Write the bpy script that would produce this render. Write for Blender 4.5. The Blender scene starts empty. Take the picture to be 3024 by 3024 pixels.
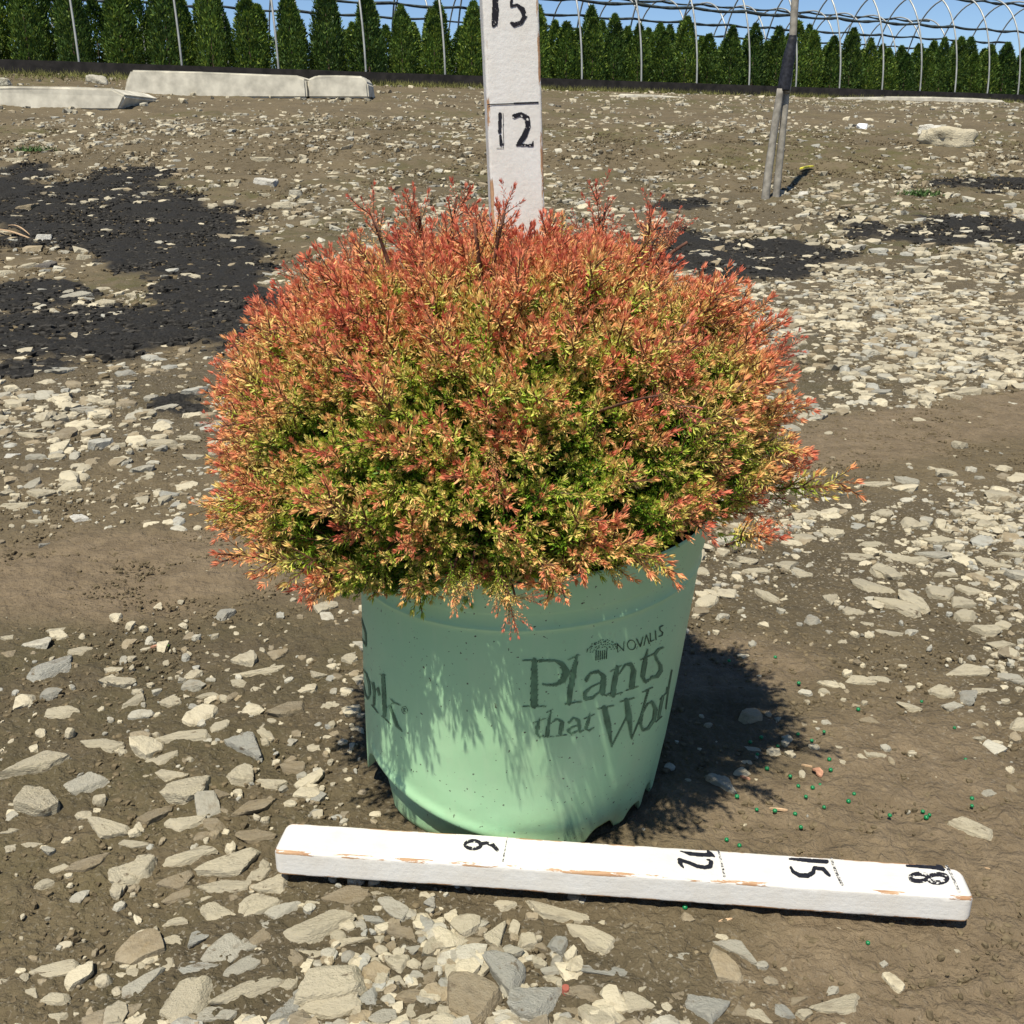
import bpy, bmesh, math, random
import numpy as np
from mathutils import Vector, Matrix
random.seed(7); RNG = np.random.default_rng(11)
R = math.radians
S = bpy.context.scene
COL = S.collection

# ---------------------------------------------------------------- camera
H = 0.482; PITCH = R(20); FPX = 3030.0; CX = CY = 1512.0
cam = bpy.data.cameras.new("camera"); camo = bpy.data.objects.new("camera", cam); COL.objects.link(camo)
camo.location = (0, 0, H); camo.rotation_euler = (R(90) - PITCH, 0, 0)
cam.sensor_width = 36; cam.lens = FPX / 3024 * 36; cam.clip_start = 0.02; cam.clip_end = 2000
S.camera = camo
# ---------------------------------------------------------------- light
SUN_EL = R(63); SH = Vector((0.39, 0.92, 0)).normalized()      # direction in which shadows fall
sd = Vector((SH.x * math.cos(SUN_EL), SH.y * math.cos(SUN_EL), -math.sin(SUN_EL)))
sun = bpy.data.lights.new("sun", 'SUN'); sun.energy = 5.0; sun.angle = R(0.5); sun.color = (1, 0.935, 0.79)
suno = bpy.data.objects.new("sun", sun); COL.objects.link(suno)
suno.rotation_euler = sd.to_track_quat('-Z', 'Y').to_euler()
W = bpy.data.worlds.new("World"); S.world = W; W.use_nodes = True
nt = W.node_tree; sky = nt.nodes.new('ShaderNodeTexSky'); sky.sky_type = 'NISHITA'; sky.sun_disc = False
sky.sun_elevation = SUN_EL; sky.sun_rotation = math.atan2(-SH.x, -SH.y); sky.altitude = 2500
sky.air_density = 1.0; sky.dust_density = 0.0; sky.ozone_density = 5.0
nt.links.new(sky.outputs[0], nt.nodes['Background'].inputs[0]); nt.nodes['Background'].inputs[1].default_value = 0.085
S.view_settings.view_transform = 'Standard'; S.view_settings.look = 'None'
S.view_settings.exposure = 0.42; S.view_settings.gamma = 1.0

# ---------------------------------------------------------------- projection helpers (photo pixel <-> world)
FW = np.array([0, math.cos(PITCH), -math.sin(PITCH)]); UP = np.array([0, math.sin(PITCH), math.cos(PITCH)])
O = np.array([0, 0, H])
def ray(x, y): return FW + np.array([1.0, 0, 0]) * (x - CX) / FPX + UP * (CY - y) / FPX
def proj(P):
    P = np.asarray(P, float) - O
    z = np.maximum(P @ FW, 1e-3)
    return CX + FPX * P[..., 0] / z, CY - FPX * (P @ UP) / z, z
def at_y(x, y, Y): d = ray(x, y); return O + d * (Y / d[1])
def at_z(x, y, z): d = ray(x, y); return O + d * ((z - H) / d[2])

# ---------------------------------------------------------------- numpy noise
def _h(ix, iy, iz, s):
    n = (ix * 374761393 + iy * 668265263 + iz * 2147483647 + s * 974634777) & 0xffffffff
    n = ((n ^ (n >> 13)) * 1274126177) & 0xffffffff
    n = ((n ^ (n >> 15)) * 2246822519) & 0xffffffff
    return ((n ^ (n >> 16)) & 0xffff) / 65535.0
def vnoise(x, y, z=None, s=0):
    x = np.asarray(x, float); y = np.asarray(y, float)
    xi = np.floor(x).astype(np.int64); yi = np.floor(y).astype(np.int64); u = x - xi; v = y - yi
    u = u * u * (3 - 2 * u); v = v * v * (3 - 2 * v)
    def lay(zi):
        a = _h(xi, yi, zi, s); b = _h(xi + 1, yi, zi, s); c = _h(xi, yi + 1, zi, s); d = _h(xi + 1, yi + 1, zi, s)
        return (a * (1 - u) + b * u) * (1 - v) + (c * (1 - u) + d * u) * v
    if z is None: return lay(0) * 2 - 1
    z = np.asarray(z, float); zi = np.floor(z).astype(np.int64); w = z - zi; w = w * w * (3 - 2 * w)
    return (lay(zi) * (1 - w) + lay(zi + 1) * w) * 2 - 1
def fbm(x, y, z=None, o=4, s=0, g=0.5):
    t = 0; a = 1; n = 0
    for i in range(o):
        t = t + a * vnoise(x * 2 ** i + 17.3 * i, y * 2 ** i - 9.1 * i, None if z is None else z * 2 ** i, s + i); n += a; a *= g
    return t / n
def sstep(a, b, x): t = np.clip((x - a) / (b - a), 0, 1); return t * t * (3 - 2 * t)

# ---------------------------------------------------------------- mesh / object helpers
def mk(name, V, F, mat, parent=None, smooth=False, attrs=None, col=None, link=True):
    V = np.asarray(V, np.float32); me = bpy.data.meshes.new(name)
    Fs = F if isinstance(F, list) and len(F) and isinstance(F[0], np.ndarray) and F[0].ndim == 2 else [np.asarray(F)]
    n = sum(len(f) for f in Fs); tot = np.concatenate([np.full(len(f), f.shape[1]) for f in Fs]).astype(np.int32)
    idx = np.concatenate([f.reshape(-1) for f in Fs]).astype(np.int32)
    me.vertices.add(len(V)); me.vertices.foreach_set('co', V.reshape(-1))
    me.loops.add(len(idx)); me.loops.foreach_set('vertex_index', idx)
    me.polygons.add(n); me.polygons.foreach_set('loop_start', np.concatenate([[0], np.cumsum(tot)[:-1]]).astype(np.int32))
    me.polygons.foreach_set('use_smooth', np.full(n, smooth))
    me.update(calc_edges=True)
    if attrs:
        for k, a in attrs.items():
            at = me.attributes.new(k, 'FLOAT', 'POINT'); at.data.foreach_set('value', np.asarray(a, np.float32))
    if col is not None:
        ca = me.color_attributes.new('tint', 'FLOAT_COLOR', 'POINT')
        c = np.ones((len(V), 4), np.float32); c[:, :3] = col; ca.data.foreach_set('color', c.reshape(-1))
    me.materials.append(mat)
    if not link: return me
    return ob(name, me, parent)
def ob(name, me, parent=None):
    o = bpy.data.objects.new(name, me); COL.objects.link(o)
    if parent: o.parent = parent
    return o
def tag(o, label=None, cat=None, group=None, kind=None):
    for k, v in (('label', label), ('category', cat), ('group', group), ('kind', kind)):
        if v: o[k] = v
    return o
def empty(name, loc, **k):
    o = bpy.data.objects.new(name, None); COL.objects.link(o); o.location = loc; o.empty_display_size = 0.05
    return tag(o, **k)
def tube(pts, rad, n=8, caps=True):
    P = np.asarray(pts, float); m = len(P); rad = np.broadcast_to(np.asarray(rad, float), (m,))
    T = np.gradient(P, axis=0); T /= np.linalg.norm(T, axis=1)[:, None] + 1e-12
    ref = np.array([0, 0, 1.0]) if abs(T[0, 2]) < .9 else np.array([1.0, 0, 0])
    A = np.cross(T, ref); A /= np.linalg.norm(A, axis=1)[:, None] + 1e-12; B = np.cross(T, A)
    a = np.linspace(0, 2 * math.pi, n, endpoint=False)
    V = (P[:, None] + rad[:, None, None] * (np.cos(a)[None, :, None] * A[:, None] + np.sin(a)[None, :, None] * B[:, None])).reshape(-1, 3)
    i = np.arange(m - 1)[:, None] * n; j = np.arange(n)[None]; k = (j + 1) % n
    F = np.stack([i + j, i + k, i + n + k, i + n + j], -1).reshape(-1, 4)
    if caps:
        V = np.vstack([V, P[:1], P[-1:]]); c0 = m * n; j = np.arange(n); k = (j + 1) % n
        F = [F, np.vstack([np.stack([k, j, np.full(n, c0)], 1), np.stack([(m - 1) * n + j, (m - 1) * n + k, np.full(n, c0 + 1)], 1)])]
    return V, F
def merge(parts):
    Vs = []; q = []; t = []; off = 0
    for V, F in parts:
        for f in (F if isinstance(F, list) else [F]): (q if f.shape[1] == 4 else t).append(f + off)
        Vs.append(V); off += len(V)
    out = [];
    if q: out.append(np.vstack(q))
    if t: out.append(np.vstack(t))
    return np.vstack(Vs), out

# ---------------------------------------------------------------- materials
class N:
    def __init__(s, name):
        s.m = bpy.data.materials.new(name); s.m.use_nodes = True; s.t = s.m.node_tree; s.b = s.t.nodes['Principled BSDF']
        s.out = s.t.nodes['Material Output']; s.b.inputs['Roughness'].default_value = 0.9
        s.b.inputs['Specular IOR Level'].default_value = 0.25
    def n(s, ty, **k):
        x = s.t.nodes.new(ty)
        for a, v in k.items(): setattr(x, a, v)
        return x
    def L(s, a, b): s.t.links.new(a, b); return s
    def val(s, sock, v):
        if isinstance(v, bpy.types.NodeSocket): s.L(v, sock)
        else: sock.default_value = (*v, 1) if isinstance(v, tuple) and len(v) == 3 else v
    def noise(s, scale, detail=4, rough=.55, vec=None, lo=.35, hi=.65):
        x = s.n('ShaderNodeTexNoise'); x.inputs['Scale'].default_value = scale; x.inputs['Detail'].default_value = detail
        x.inputs['Roughness'].default_value = rough
        if vec: s.L(vec, x.inputs['Vector'])
        return s.rng(x.outputs[0], lo, hi)
    def rng(s, v, a, b, c=0., d=1.):
        x = s.n('ShaderNodeMapRange'); s.val(x.inputs[0], v)
        for i, q in enumerate((a, b, c, d)): x.inputs[i + 1].default_value = q
        return x.outputs[0]
    def mix(s, f, a, b, mode='MIX'):
        x = s.n('ShaderNodeMix', data_type='RGBA', blend_type=mode)
        s.val(x.inputs[0], f); s.val(x.inputs[6], a); s.val(x.inputs[7], b); return x.outputs[2]
    def math(s, op, a, b=0.):
        x = s.n('ShaderNodeMath', operation=op); s.val(x.inputs[0], a); s.val(x.inputs[1], b); return x.outputs[0]
    def attr(s, nm): return s.n('ShaderNodeAttribute', attribute_name=nm)
    def coord(s, w='Object'): return s.n('ShaderNodeTexCoord').outputs[w]
    def bump(s, h, st=.5, d=.01):
        x = s.n('ShaderNodeBump'); x.inputs['Strength'].default_value = st; x.inputs['Distance'].default_value = d
        s.L(h, x.inputs['Height']); s.L(x.outputs[0], s.b.inputs['Normal'])
    def base(s, c): s.val(s.b.inputs['Base Color'], c); return s
def simple(name, c, rough=.8, spec=.3, metal=0, var=.25, sc=30):
    n = N(name); v = n.noise(sc, vec=n.coord()); n.base(n.mix(v, tuple(x * (1 - var) for x in c), tuple(min(1, x * (1 + var)) for x in c)))
    n.b.inputs['Roughness'].default_value = rough; n.b.inputs['Specular IOR Level'].default_value = spec; n.b.inputs['Metallic'].default_value = metal
    return n.m

# ground
g = N('ground_mud'); c = g.coord()
n1 = g.noise(2.2, 6, .6, c); n2 = g.noise(28, 6, .65, c); n3 = g.noise(160, 5, .6, c)
mud = g.mix(n1, (.085, .066, .038), (.130, .102, .060))
mud = g.mix(g.math('MULTIPLY', n2, .6), mud, (.165, .130, .078))
tanc = g.mix(n2, (.135, .102, .063), (.205, .157, .100))
colr = g.mix(g.attr('tan').outputs['Fac'], mud, tanc)
colr = g.mix(g.math('MULTIPLY', g.attr('moss').outputs['Fac'], g.noise(9, 5, .6, c, .4, .62)), colr, (.085, .078, .028))
colr = g.mix(g.attr('darken').outputs['Fac'], colr, g.mix(.5, colr, (.03, .027, .018)))
dk = g.mix(n3, (.008, .0078, .007), (.030, .028, .025))
colr = g.mix(g.attr('soil').outputs['Fac'], colr, dk)
grit = g.noise(330, 2, .5, c, .60, .66)
colr = g.mix(g.math('MULTIPLY', grit, g.math('MULTIPLY', g.attr('grit').outputs['Fac'], .55)), colr, (.34, .31, .25))
g.base(colr); g.bump(g.math('ADD', n3, g.math('MULTIPLY', n2, .8)), .8, .003)
GROUND = g.m

def stone_mat(name, obj):
    n = N(name); co = n.coord('Object')
    if obj:
        oi = n.n('ShaderNodeObjectInfo'); tint = oi.outputs['Color']
        vm = n.n('ShaderNodeVectorMath', operation='ADD'); n.L(co, vm.inputs[0])
        cb = n.n('ShaderNodeCombineXYZ'); n.L(n.math('MULTIPLY', oi.outputs['Random'], 37.), cb.inputs[0]); n.L(cb.outputs[0], vm.inputs[1]); v = vm.outputs[0]
        a, b, d = 1.8, 7, 26
    else:
        tint = n.attr('tint').outputs['Color']; v = co; a, b, d = 30, 120, 420
    m1 = n.noise(a, 5, .6, v, .3, .7); m2 = n.noise(b, 6, .7, v, .3, .7); m3 = n.noise(d, 4, .6, v, .3, .7)
    c1 = n.mix(n.math('MULTIPLY', m1, .45), tint, n.mix(.6, tint, (.36, .33, .27)))
    c1 = n.mix(n.math('MULTIPLY', m2, .35), c1, n.mix(.5, c1, (.58, .53, .42)))
    if obj: c1 = n.mix(n.noise(a * 1.4, 6, .7, v, .60, .66), c1, (.17, .135, .09))
    c1 = n.mix(n.math('MULTIPLY', n.noise(b * (.3 if obj else .7), 5, .65, v, .56 if obj else .52, .68), .5), c1, (.19, .155, .105))
    n.base(c1); n.bump(n.math('ADD', m2, n.math('MULTIPLY', m3, .6)), .55, .02 if obj else .002)
    return n.m
STONE_O = stone_mat('limestone', True); STONE_A = stone_mat('limestone_gravel', False)

# white painted wood
def paint_mat(name, wear):
    n = N(name); co = n.coord()
    mp = n.n('ShaderNodeMapping'); n.L(co, mp.inputs[0]); mp.inputs['Scale'].default_value = (8, 60, 60)
    gr = n.noise(6, 5, .6, mp.outputs[0], .3, .7); d1 = n.noise(45, 6, .6, co, .38, .7); d2 = n.noise(240, 4, .6, co, .3, .7)
    white = n.mix(n.math('MULTIPLY', gr, .35), (.66, .65, .63), (.57, .56, .54))
    white = n.mix(n.math('MULTIPLY', d1, .28), white, (.52, .45, .35))
    wood = n.mix(gr, (.30, .16, .085), (.45, .29, .17))
    e = n.attr('edge').outputs['Fac']
    m2_ = n.n('ShaderNodeMapping'); n.L(co, m2_.inputs[0]); m2_.inputs['Scale'].default_value = (18, 90, 90)
    k = n.math('ADD', e, n.math('MULTIPLY', n.math('SUBTRACT', n.noise(1.6, 6, .7, m2_.outputs[0], .25, .75), .5), 1.0))
    f = n.rng(k, wear, wear + .05)
    n.base(n.mix(f, white, wood)); n.bump(n.math('ADD', n.math('ADD', d2, n.math('MULTIPLY', gr, .35)), n.math('MULTIPLY', f, -2)), .28, .0005)
    n.b.inputs['Roughness'].default_value = .6
    return n.m
PAINT = paint_mat('white_painted_wood', .985)
INK = simple('black_marker', (.012, .012, .016), .5, .4, var=.4, sc=400)
nk = N('faint_marker'); kk = nk.noise(500, 3, .6, nk.coord(), .44, .56); nk.base(nk.mix(kk, (.03, .03, .035), (.55, .54, .52))); INKF = nk.m
nk = N('worn_marker'); kk = nk.noise(260, 4, .6, nk.coord(), .58, .62); nk.base(nk.mix(kk, (.012, .012, .018), (.62, .61, .58))); INKW = nk.m

# pot
p = N('green_plastic'); co = p.coord(); d1 = p.noise(14, 5, .6, co, .35, .75); sp = p.noise(330, 2, .5, co, .705, .72)
pc = p.mix(n1 if False else p.math('MULTIPLY', d1, .5), (.36, .62, .37), (.40, .64, .37))
pc = p.mix(p.math('MULTIPLY', p.noise(5, 6, .7, co, .56, .72), .22), pc, (.45, .46, .28))
sx_ = p.n('ShaderNodeSeparateXYZ'); p.L(co, sx_.inputs[0])
mpp = p.n('ShaderNodeMapping'); p.L(co, mpp.inputs[0]); mpp.inputs['Scale'].default_value = (60, 60, 7)
pc = p.mix(p.math('MULTIPLY', p.noise(1, 5, .7, mpp.outputs[0], .5, .75), .16), pc, (.62, .68, .5))
pc = p.mix(p.math('MULTIPLY', p.rng(sx_.outputs[2], .05, .0), p.math('MULTIPLY', p.noise(50, 6, .7, co, .40, .7), .55)), pc, (.25, .2, .12))
pc = p.mix(p.math('MULTIPLY', p.noise(90, 4, .7, co, .62, .72), .3), pc, (.3, .36, .24))
pc = p.mix(sp, pc, (.06, .07, .05)); p.base(pc)
p.b.inputs['Roughness'].default_value = .42; p.b.inputs['Specular IOR Level'].default_value = .45
p.bump(p.noise(18, 3, .5, co), .25, .002); POT = p.m
POTIN = simple('black_plastic', (.012, .012, .012), .5)
PRINT = simple('green_ink', (.10, .20, .115), .6, var=.3, sc=120); PRINTD = simple('dark_green_ink', (.04, .085, .05), .6, var=.4, sc=160)
SOIL = simple('potting_soil', (.02, .016, .012), .95, .1, var=.6, sc=200)
# foliage
def leaf_mat(name, tr=.3, rnd=False):
    n = N(name); a = n.attr('tint').outputs['Color']
    if rnd: a = n.mix(n.rng(n.n('ShaderNodeObjectInfo').outputs['Random'], 0, 1), n.mix(1., a, (.7, .75, .8), 'MULTIPLY'), n.mix(1., a, (1.45, 1.3, 1.1), 'MULTIPLY'))
    n.base(a); n.b.inputs['Roughness'].default_value = .55
    n.b.inputs['Specular IOR Level'].default_value = .35
    t = n.n('ShaderNodeBsdfTranslucent'); n.L(a, t.inputs[0]); m = n.n('ShaderNodeMixShader'); m.inputs[0].default_value = tr
    n.L(n.b.outputs[0], m.inputs[1]); n.L(t.outputs[0], m.inputs[2]); n.L(m.outputs[0], n.out.inputs[0]); return n.m
LEAF = leaf_mat('needle_leaf', .28); TLEAF = leaf_mat('conifer_leaf', .25, True)
BARK = simple('reddish_bark', (.13, .06, .04), .8, var=.4, sc=90)
BARKT = simple('trunk_bark', (.10, .07, .05), .9)
WOOD = simple('weathered_wood', (.27, .25, .215), .9, var=.3, sc=25)
TAPE = simple('dark_tape', (.018, .019, .025), .55, var=.5, sc=60)
GALV = simple('galvanised_steel', (.36, .37, .36), .5, .5, .3, .2, 6)
BOARD = simple('black_baseboard', (.022, .019, .017), .7, var=.5, sc=8)
ROPE = simple('dark_rolled_film', (.035, .045, .045), .6, var=.6, sc=10)
CONC = simple('pale_concrete', (.54, .51, .43), .95, .1, var=.22, sc=7)
PRILL = simple('green_pellet', (.005, .17, .055), .3, .5, var=.3, sc=300)
GRASSM = simple('dry_grass', (.13, .13, .04), .9, var=.5, sc=3)
CHIP = simple('pale_chip', (.52, .36, .22), .8, var=.2, sc=200)
LITY = simple('yellow_plastic', (.75, .68, .06), .5, var=.1); LITW = simple('white_litter', (.8, .82, .85), .5, var=.05)
DLEAF = simple('dead_leaf', (.42, .22, .14), .8, var=.3, sc=200); BRICK = simple('red_brick', (.33, .10, .07), .9)

# ---------------------------------------------------------------- terrain
HA = at_y(0, 216, 13.5); HB = at_y(2910, 302, 21.0)           # base line of the hoop house
hs = (HB - HA) / (HB[0] - HA[0])
def houseY(X): return HA[1] + hs[1] * (np.clip(X, -30, 30) - HA[0])
def houseZ(X): return HA[2] + hs[2] * (np.clip(X, -14, 14) - HA[0])
BY = np.array([-500, 3.3, 4.0, 5.0, 6.0, 7.0]); BZ = np.array([0, 0, .012, .075, .17, .32])
def macro(X, Y):
    X = np.asarray(X, float); Y = np.asarray(Y, float)
    z = 0
    for w, dy in ((.25, -.5), (.5, 0), (.25, .5)): z = z + w * np.interp(Y + dy, BY, BZ)
    hy = houseY(X); hz = houseZ(X); u = np.clip((Y - 7) / (np.maximum(hy, 9) - 7), 0, 1)
    up = .32 + (hz - .32) * (u ** .72) * 1.0
    z = np.where(Y > 7, z - .32 + up, z)
    z = z + .016 * sstep(3.5, 7, Y) * (1 - sstep(.75, 1, u)) * fbm(X * .7, Y * .7, o=3, s=3)
    return z
def onground(x, y):
    d = ray(x, y); t = 0.3; P = O
    for i in range(900):
        P = O + d * t
        if P[2] <= float(macro(P[0], P[1])): break
        t *= 1.006
    lo, hi = t / 1.006, t
    for i in range(20):
        m = (lo + hi) / 2; P = O + d * m
        if P[2] <= float(macro(P[0], P[1])): hi = m
        else: lo = m
    P = O + d * hi; return np.array([P[0], P[1], float(macro(P[0], P[1]))])
# zones, read off the photograph's layout: overview coordinates (0..1932)
def ov(X, Y, Z):
    u, v, z = proj(np.stack([X, Y, Z], -1)); k = 1932 / 3024
    beh = (np.stack([X, Y, Z], -1) - O) @ FW < .15
    return np.where(beh, 966., np.clip(u * k, -900, 2900)), np.where(beh, 2400., np.clip(v * k, 0, 2400))
def blobs(u, v, L):
    m = 0
    for cx, cy, rx, ry, a in L:
        ca, sa = math.cos(R(a)), math.sin(R(a)); du, dv = u - cx, v - cy
        x = (du * ca + dv * sa) / rx; y = (-du * sa + dv * ca) / ry
        m = np.maximum(m, 1.35 - np.sqrt(x * x + y * y))
    return m
SOILB = [(150, 395, 330, 72, 3), (300, 440, 190, 80, 10), (400, 500, 90, 70, 20), (130, 640, 360, 50, -3), (400, 590, 110, 75, 0), (60, 560, 120, 30, 0),
         (1440, 487, 170, 38, 2), (1330, 475, 90, 40, 10), (1850, 440, 190, 24, 2), (1880, 345, 170, 14, 0), (1640, 425, 60, 12, 8), (560, 690, 110, 12, 0),
         (1280, 385, 60, 14, 0), (330, 770, 60, 14, 0), (60, 700, 90, 12, 0), (620, 560, 90, 40, 0), (-250, 520, 200, 120, 0)]
TANB = [(1740, 812, 440, 62, -10), (2200, 700, 300, 60, -8), (230, 1085, 430, 95, -4), (520, 1020, 260, 50, 0), (950, 960, 500, 90, 0), (1700, 1620, 330, 330, 10), (1750, 1850, 420, 160, 0),
        (1330, 1260, 260, 70, 0), (-300, 1120, 300, 120, 0), (1500, 1540, 300, 90, 0)]
TX = np.array([-300, 0, 320, 640, 960, 1280, 1600, 1932, 2300.])
TY = np.array([160, 210, 300, 350, 400, 480, 560, 640, 690, 740, 800, 870, 920, 1000, 1100, 1200, 1300, 1400, 1500, 1600, 1700, 1800, 1932, 2100.])
DEN = np.array([
 [.16,.16,.16,.16,.16,.16,.16,.16,.16], [.26,.26,.26,.26,.24,.24,.24,.24,.24], [.45,.5,.55,.35,.3,.25,.22,.3,.3], [.35,.35,.45,.4,.4,.5,.45,.4,.4], [.3,.25,.3,.55,.6,.75,.7,.5,.5],
 [.3,.25,.2,.4,.6,.5,.75,.6,.5], [.5,.6,.5,.5,.6,.6,.9,.9,.9], [.2,.15,.12,.3,.6,.75,.85,.85,.9], [.6,.7,.6,.4,.6,.7,.9,.95,.9], [.9,1,1,.85,.8,.8,1,.45,.15],
 [.75,.75,.8,.75,.7,.8,.3,.04,.04], [.45,.4,.4,.5,.6,.3,.04,.10,.5], [.25,.3,.25,.2,.4,.2,.25,.7,.9], [.08,.08,.07,.05,.2,.6,1,1,1], [.04,.04,.03,.03,.1,.4,.85,.95,1],
 [.12,.12,.14,.14,.15,.22,.35,.8,.9], [.2,.22,.22,.24,.2,.12,.16,.6,.8], [.2,.22,.26,.28,.2,.1,.22,.45,.5], [.2,.22,.28,.32,.2,.08,.12,.2,.3], [.2,.2,.3,.36,.2,.08,.06,.10,.2],
 [.2,.22,.4,.6,.5,.2,.05,.05,.08], [.25,.28,.72,.88,.82,.42,.08,.05,.08], [.35,.4,.85,1,.9,.7,.22,.08,.08], [.4,.45,.85,1,.9,.75,.3,.10,.1]])
def dens(u, v):
    fx = np.interp(u, TX, np.arange(len(TX))); fy = np.interp(v, TY, np.arange(len(TY)))
    i = np.minimum(fx.astype(int), len(TX) - 2); j = np.minimum(fy.astype(int), len(TY) - 2); a = fx - i; b = fy - j
    return (DEN[j, i] * (1 - a) + DEN[j, i + 1] * a) * (1 - b) + (DEN[j + 1, i] * (1 - a) + DEN[j + 1, i + 1] * a) * b
def zones(X, Y, Z):
    u, v = ov(X, Y, Z)
    wu = u + 75 * fbm(X * 3 / np.maximum(Y, .5) * 3, np.log(np.maximum(Y, .3)) * 9, o=4, s=20); wv = v + 20 * fbm(X * 9 / np.maximum(Y, .5), np.log(np.maximum(Y, .3)) * 26, o=4, s=30)
    soil = sstep(.16, .46, blobs(wu, wv, SOILB) - .15 + .75 * sstep(0, .35, blobs(wu, wv, SOILB)) * fbm(X * 2.6, Y * 1.6, o=4, s=31, g=.6) + .08); tan = sstep(.2, .8, blobs(wu, wv, TANB)); d = dens(wu, wv)
    return u, v, soil, tan * (1 - soil), d

rr = np.concatenate([np.geomspace(.12, .36, 30)[:-1], np.geomspace(.36, 9, 880)[:-1], np.geomspace(9, 26, 200)[:-1], np.geomspace(26, 900, 60)])
aa = np.concatenate([np.linspace(-180, -42, 40)[:-1], np.linspace(-42, 42, 700)[:-1], np.linspace(42, 180, 40)])
RG, AG = np.meshgrid(rr, np.radians(aa), indexing='ij')
GX = (RG * np.sin(AG)).ravel(); GY = (RG * np.cos(AG)).ravel(); GZ = macro(GX, GY)
gu, gv, gs, gt, gd = zones(GX, GY, GZ)
near = 1 - sstep(2.0, 5.0, RG.ravel())
lump = fbm(GX * 11, GY * 11, o=4, s=40); fine = fbm(GX * 60, GY * 60, o=4, s=50, g=.78); ridg = 1 - np.abs(fbm(GX * 26 + 3 * lump, GY * 46, o=4, s=60))
micro = .0035 * lump + near * .0024 * fine * 1.9 * (1 - .3 * gt) + near * .0030 * (ridg ** 3) * (.4 + .6 * gt)
trk = blobs(gu, gv, [(230, 1085, 430, 95, -4)]); micro += near * .006 * sstep(0, .6, trk) * np.minimum(0, fbm(GX * 16, GY * 30, o=4, s=70) + .12) * 1.0
micro += (1 - near) * (.016 * fbm(GX * 5, GY * 5, o=4, s=80) + .012 * fbm(GX * 22, GY * 22, o=3, s=81)) + gs * (.006 + .016 * fbm(GX * 26, GY * 26, o=4, s=90, g=.65))
pit = np.exp(-((GX - .0) ** 2 + (GY - .69) ** 2) / .12 ** 2); micro *= (1 - .8 * pit)
GZ = GZ + micro
moss = sstep(-.1, .4, fbm(GX * 1.5, GY * 1.5, o=3, s=100)) * sstep(900, 500, gv) * .9 * (1 - gs)
moss = np.maximum(moss, .35 * sstep(1100, 1250, gv) * sstep(1000, 500, gu) * (1 - gt))
darken = sstep(.0, .4, fbm(GX * 4, GY * 4, o=4, s=110)) * .55 * (1 - gt) * sstep(-.1, .5, gd)
darken = np.maximum(darken, .6 * sstep(.3, .7, gd) * (1 - gt)); darken = np.maximum(darken, .55 * sstep(1130, 1230, gv) * sstep(900, 600, gu) * sstep(1700, 1300, gv))  # mud darker in noise patches, among dense gravel and in the left foreground
nr, na = RG.shape; I = (np.arange(nr - 1)[:, None] * na + np.arange(na - 1)[None]).ravel()
GF = np.stack([I, I + na, I + na + 1, I + 1], 1)
go = mk('ground', np.stack([GX, GY, GZ], 1), GF[:, ::-1], GROUND, smooth=True, attrs=dict(soil=gs, tan=gt, moss=moss, darken=darken, grit=np.clip(gd * 1.4, .1, 1) * (1 - gs)))
tag(go, 'brown packed mud with dark spilled soil patches', kind='structure')

# ---------------------------------------------------------------- rocks
_ico = {}
def ico(s):
    if s not in _ico:
        bm = bmesh.new(); bmesh.ops.create_icosphere(bm, subdivisions=s, radius=1)
        _ico[s] = (np.array([v.co[:] for v in bm.verts]), np.array([[v.index for v in f.verts] for f in bm.faces])); bm.free()
    return _ico[s]
def rock(seed, s, p=34, rough=1.0):
    r = np.random.default_rng(seed); D, F = ico(s); K = r.integers(7, 11)
    nrm = r.normal(size=(K, 3)); nrm[:, 2] *= .45; nrm /= np.linalg.norm(nrm, axis=1)[:, None]; nrm = np.vstack([nrm, [[.05, .1, 1], [0, 0, -1]]])
    nrm[-2] = nrm[-2] / np.linalg.norm(nrm[-2]); h = r.uniform(.52, 1.0, len(nrm)); h[-2:] = .55
    q = np.maximum(0, D @ nrm.T) / h; rad = 1 / np.maximum((q ** p).sum(1) ** (1 / p), .62)
    V = D * rad[:, None]; o = seed * 3.7
    V = V * (1 + rough * (.07 * fbm(D[:, 0] * 2 + o, D[:, 1] * 2, D[:, 2] * 2, o=2, s=5) + .05 * fbm(D[:, 0] * 6 + o, D[:, 1] * 6, D[:, 2] * 6, o=3, s=6)))[:, None]
    V -= (V.max(0) + V.min(0)) / 2; V /= (V.max(0) - V.min(0)); return V, F
PAL = dict(c=(.485, .43, .305), g=(.40, .38, .31), t=(.25, .195, .115), b=(.315, .315, .28), w=(.66, .64, .58), k=(.05, .045, .05))
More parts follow.
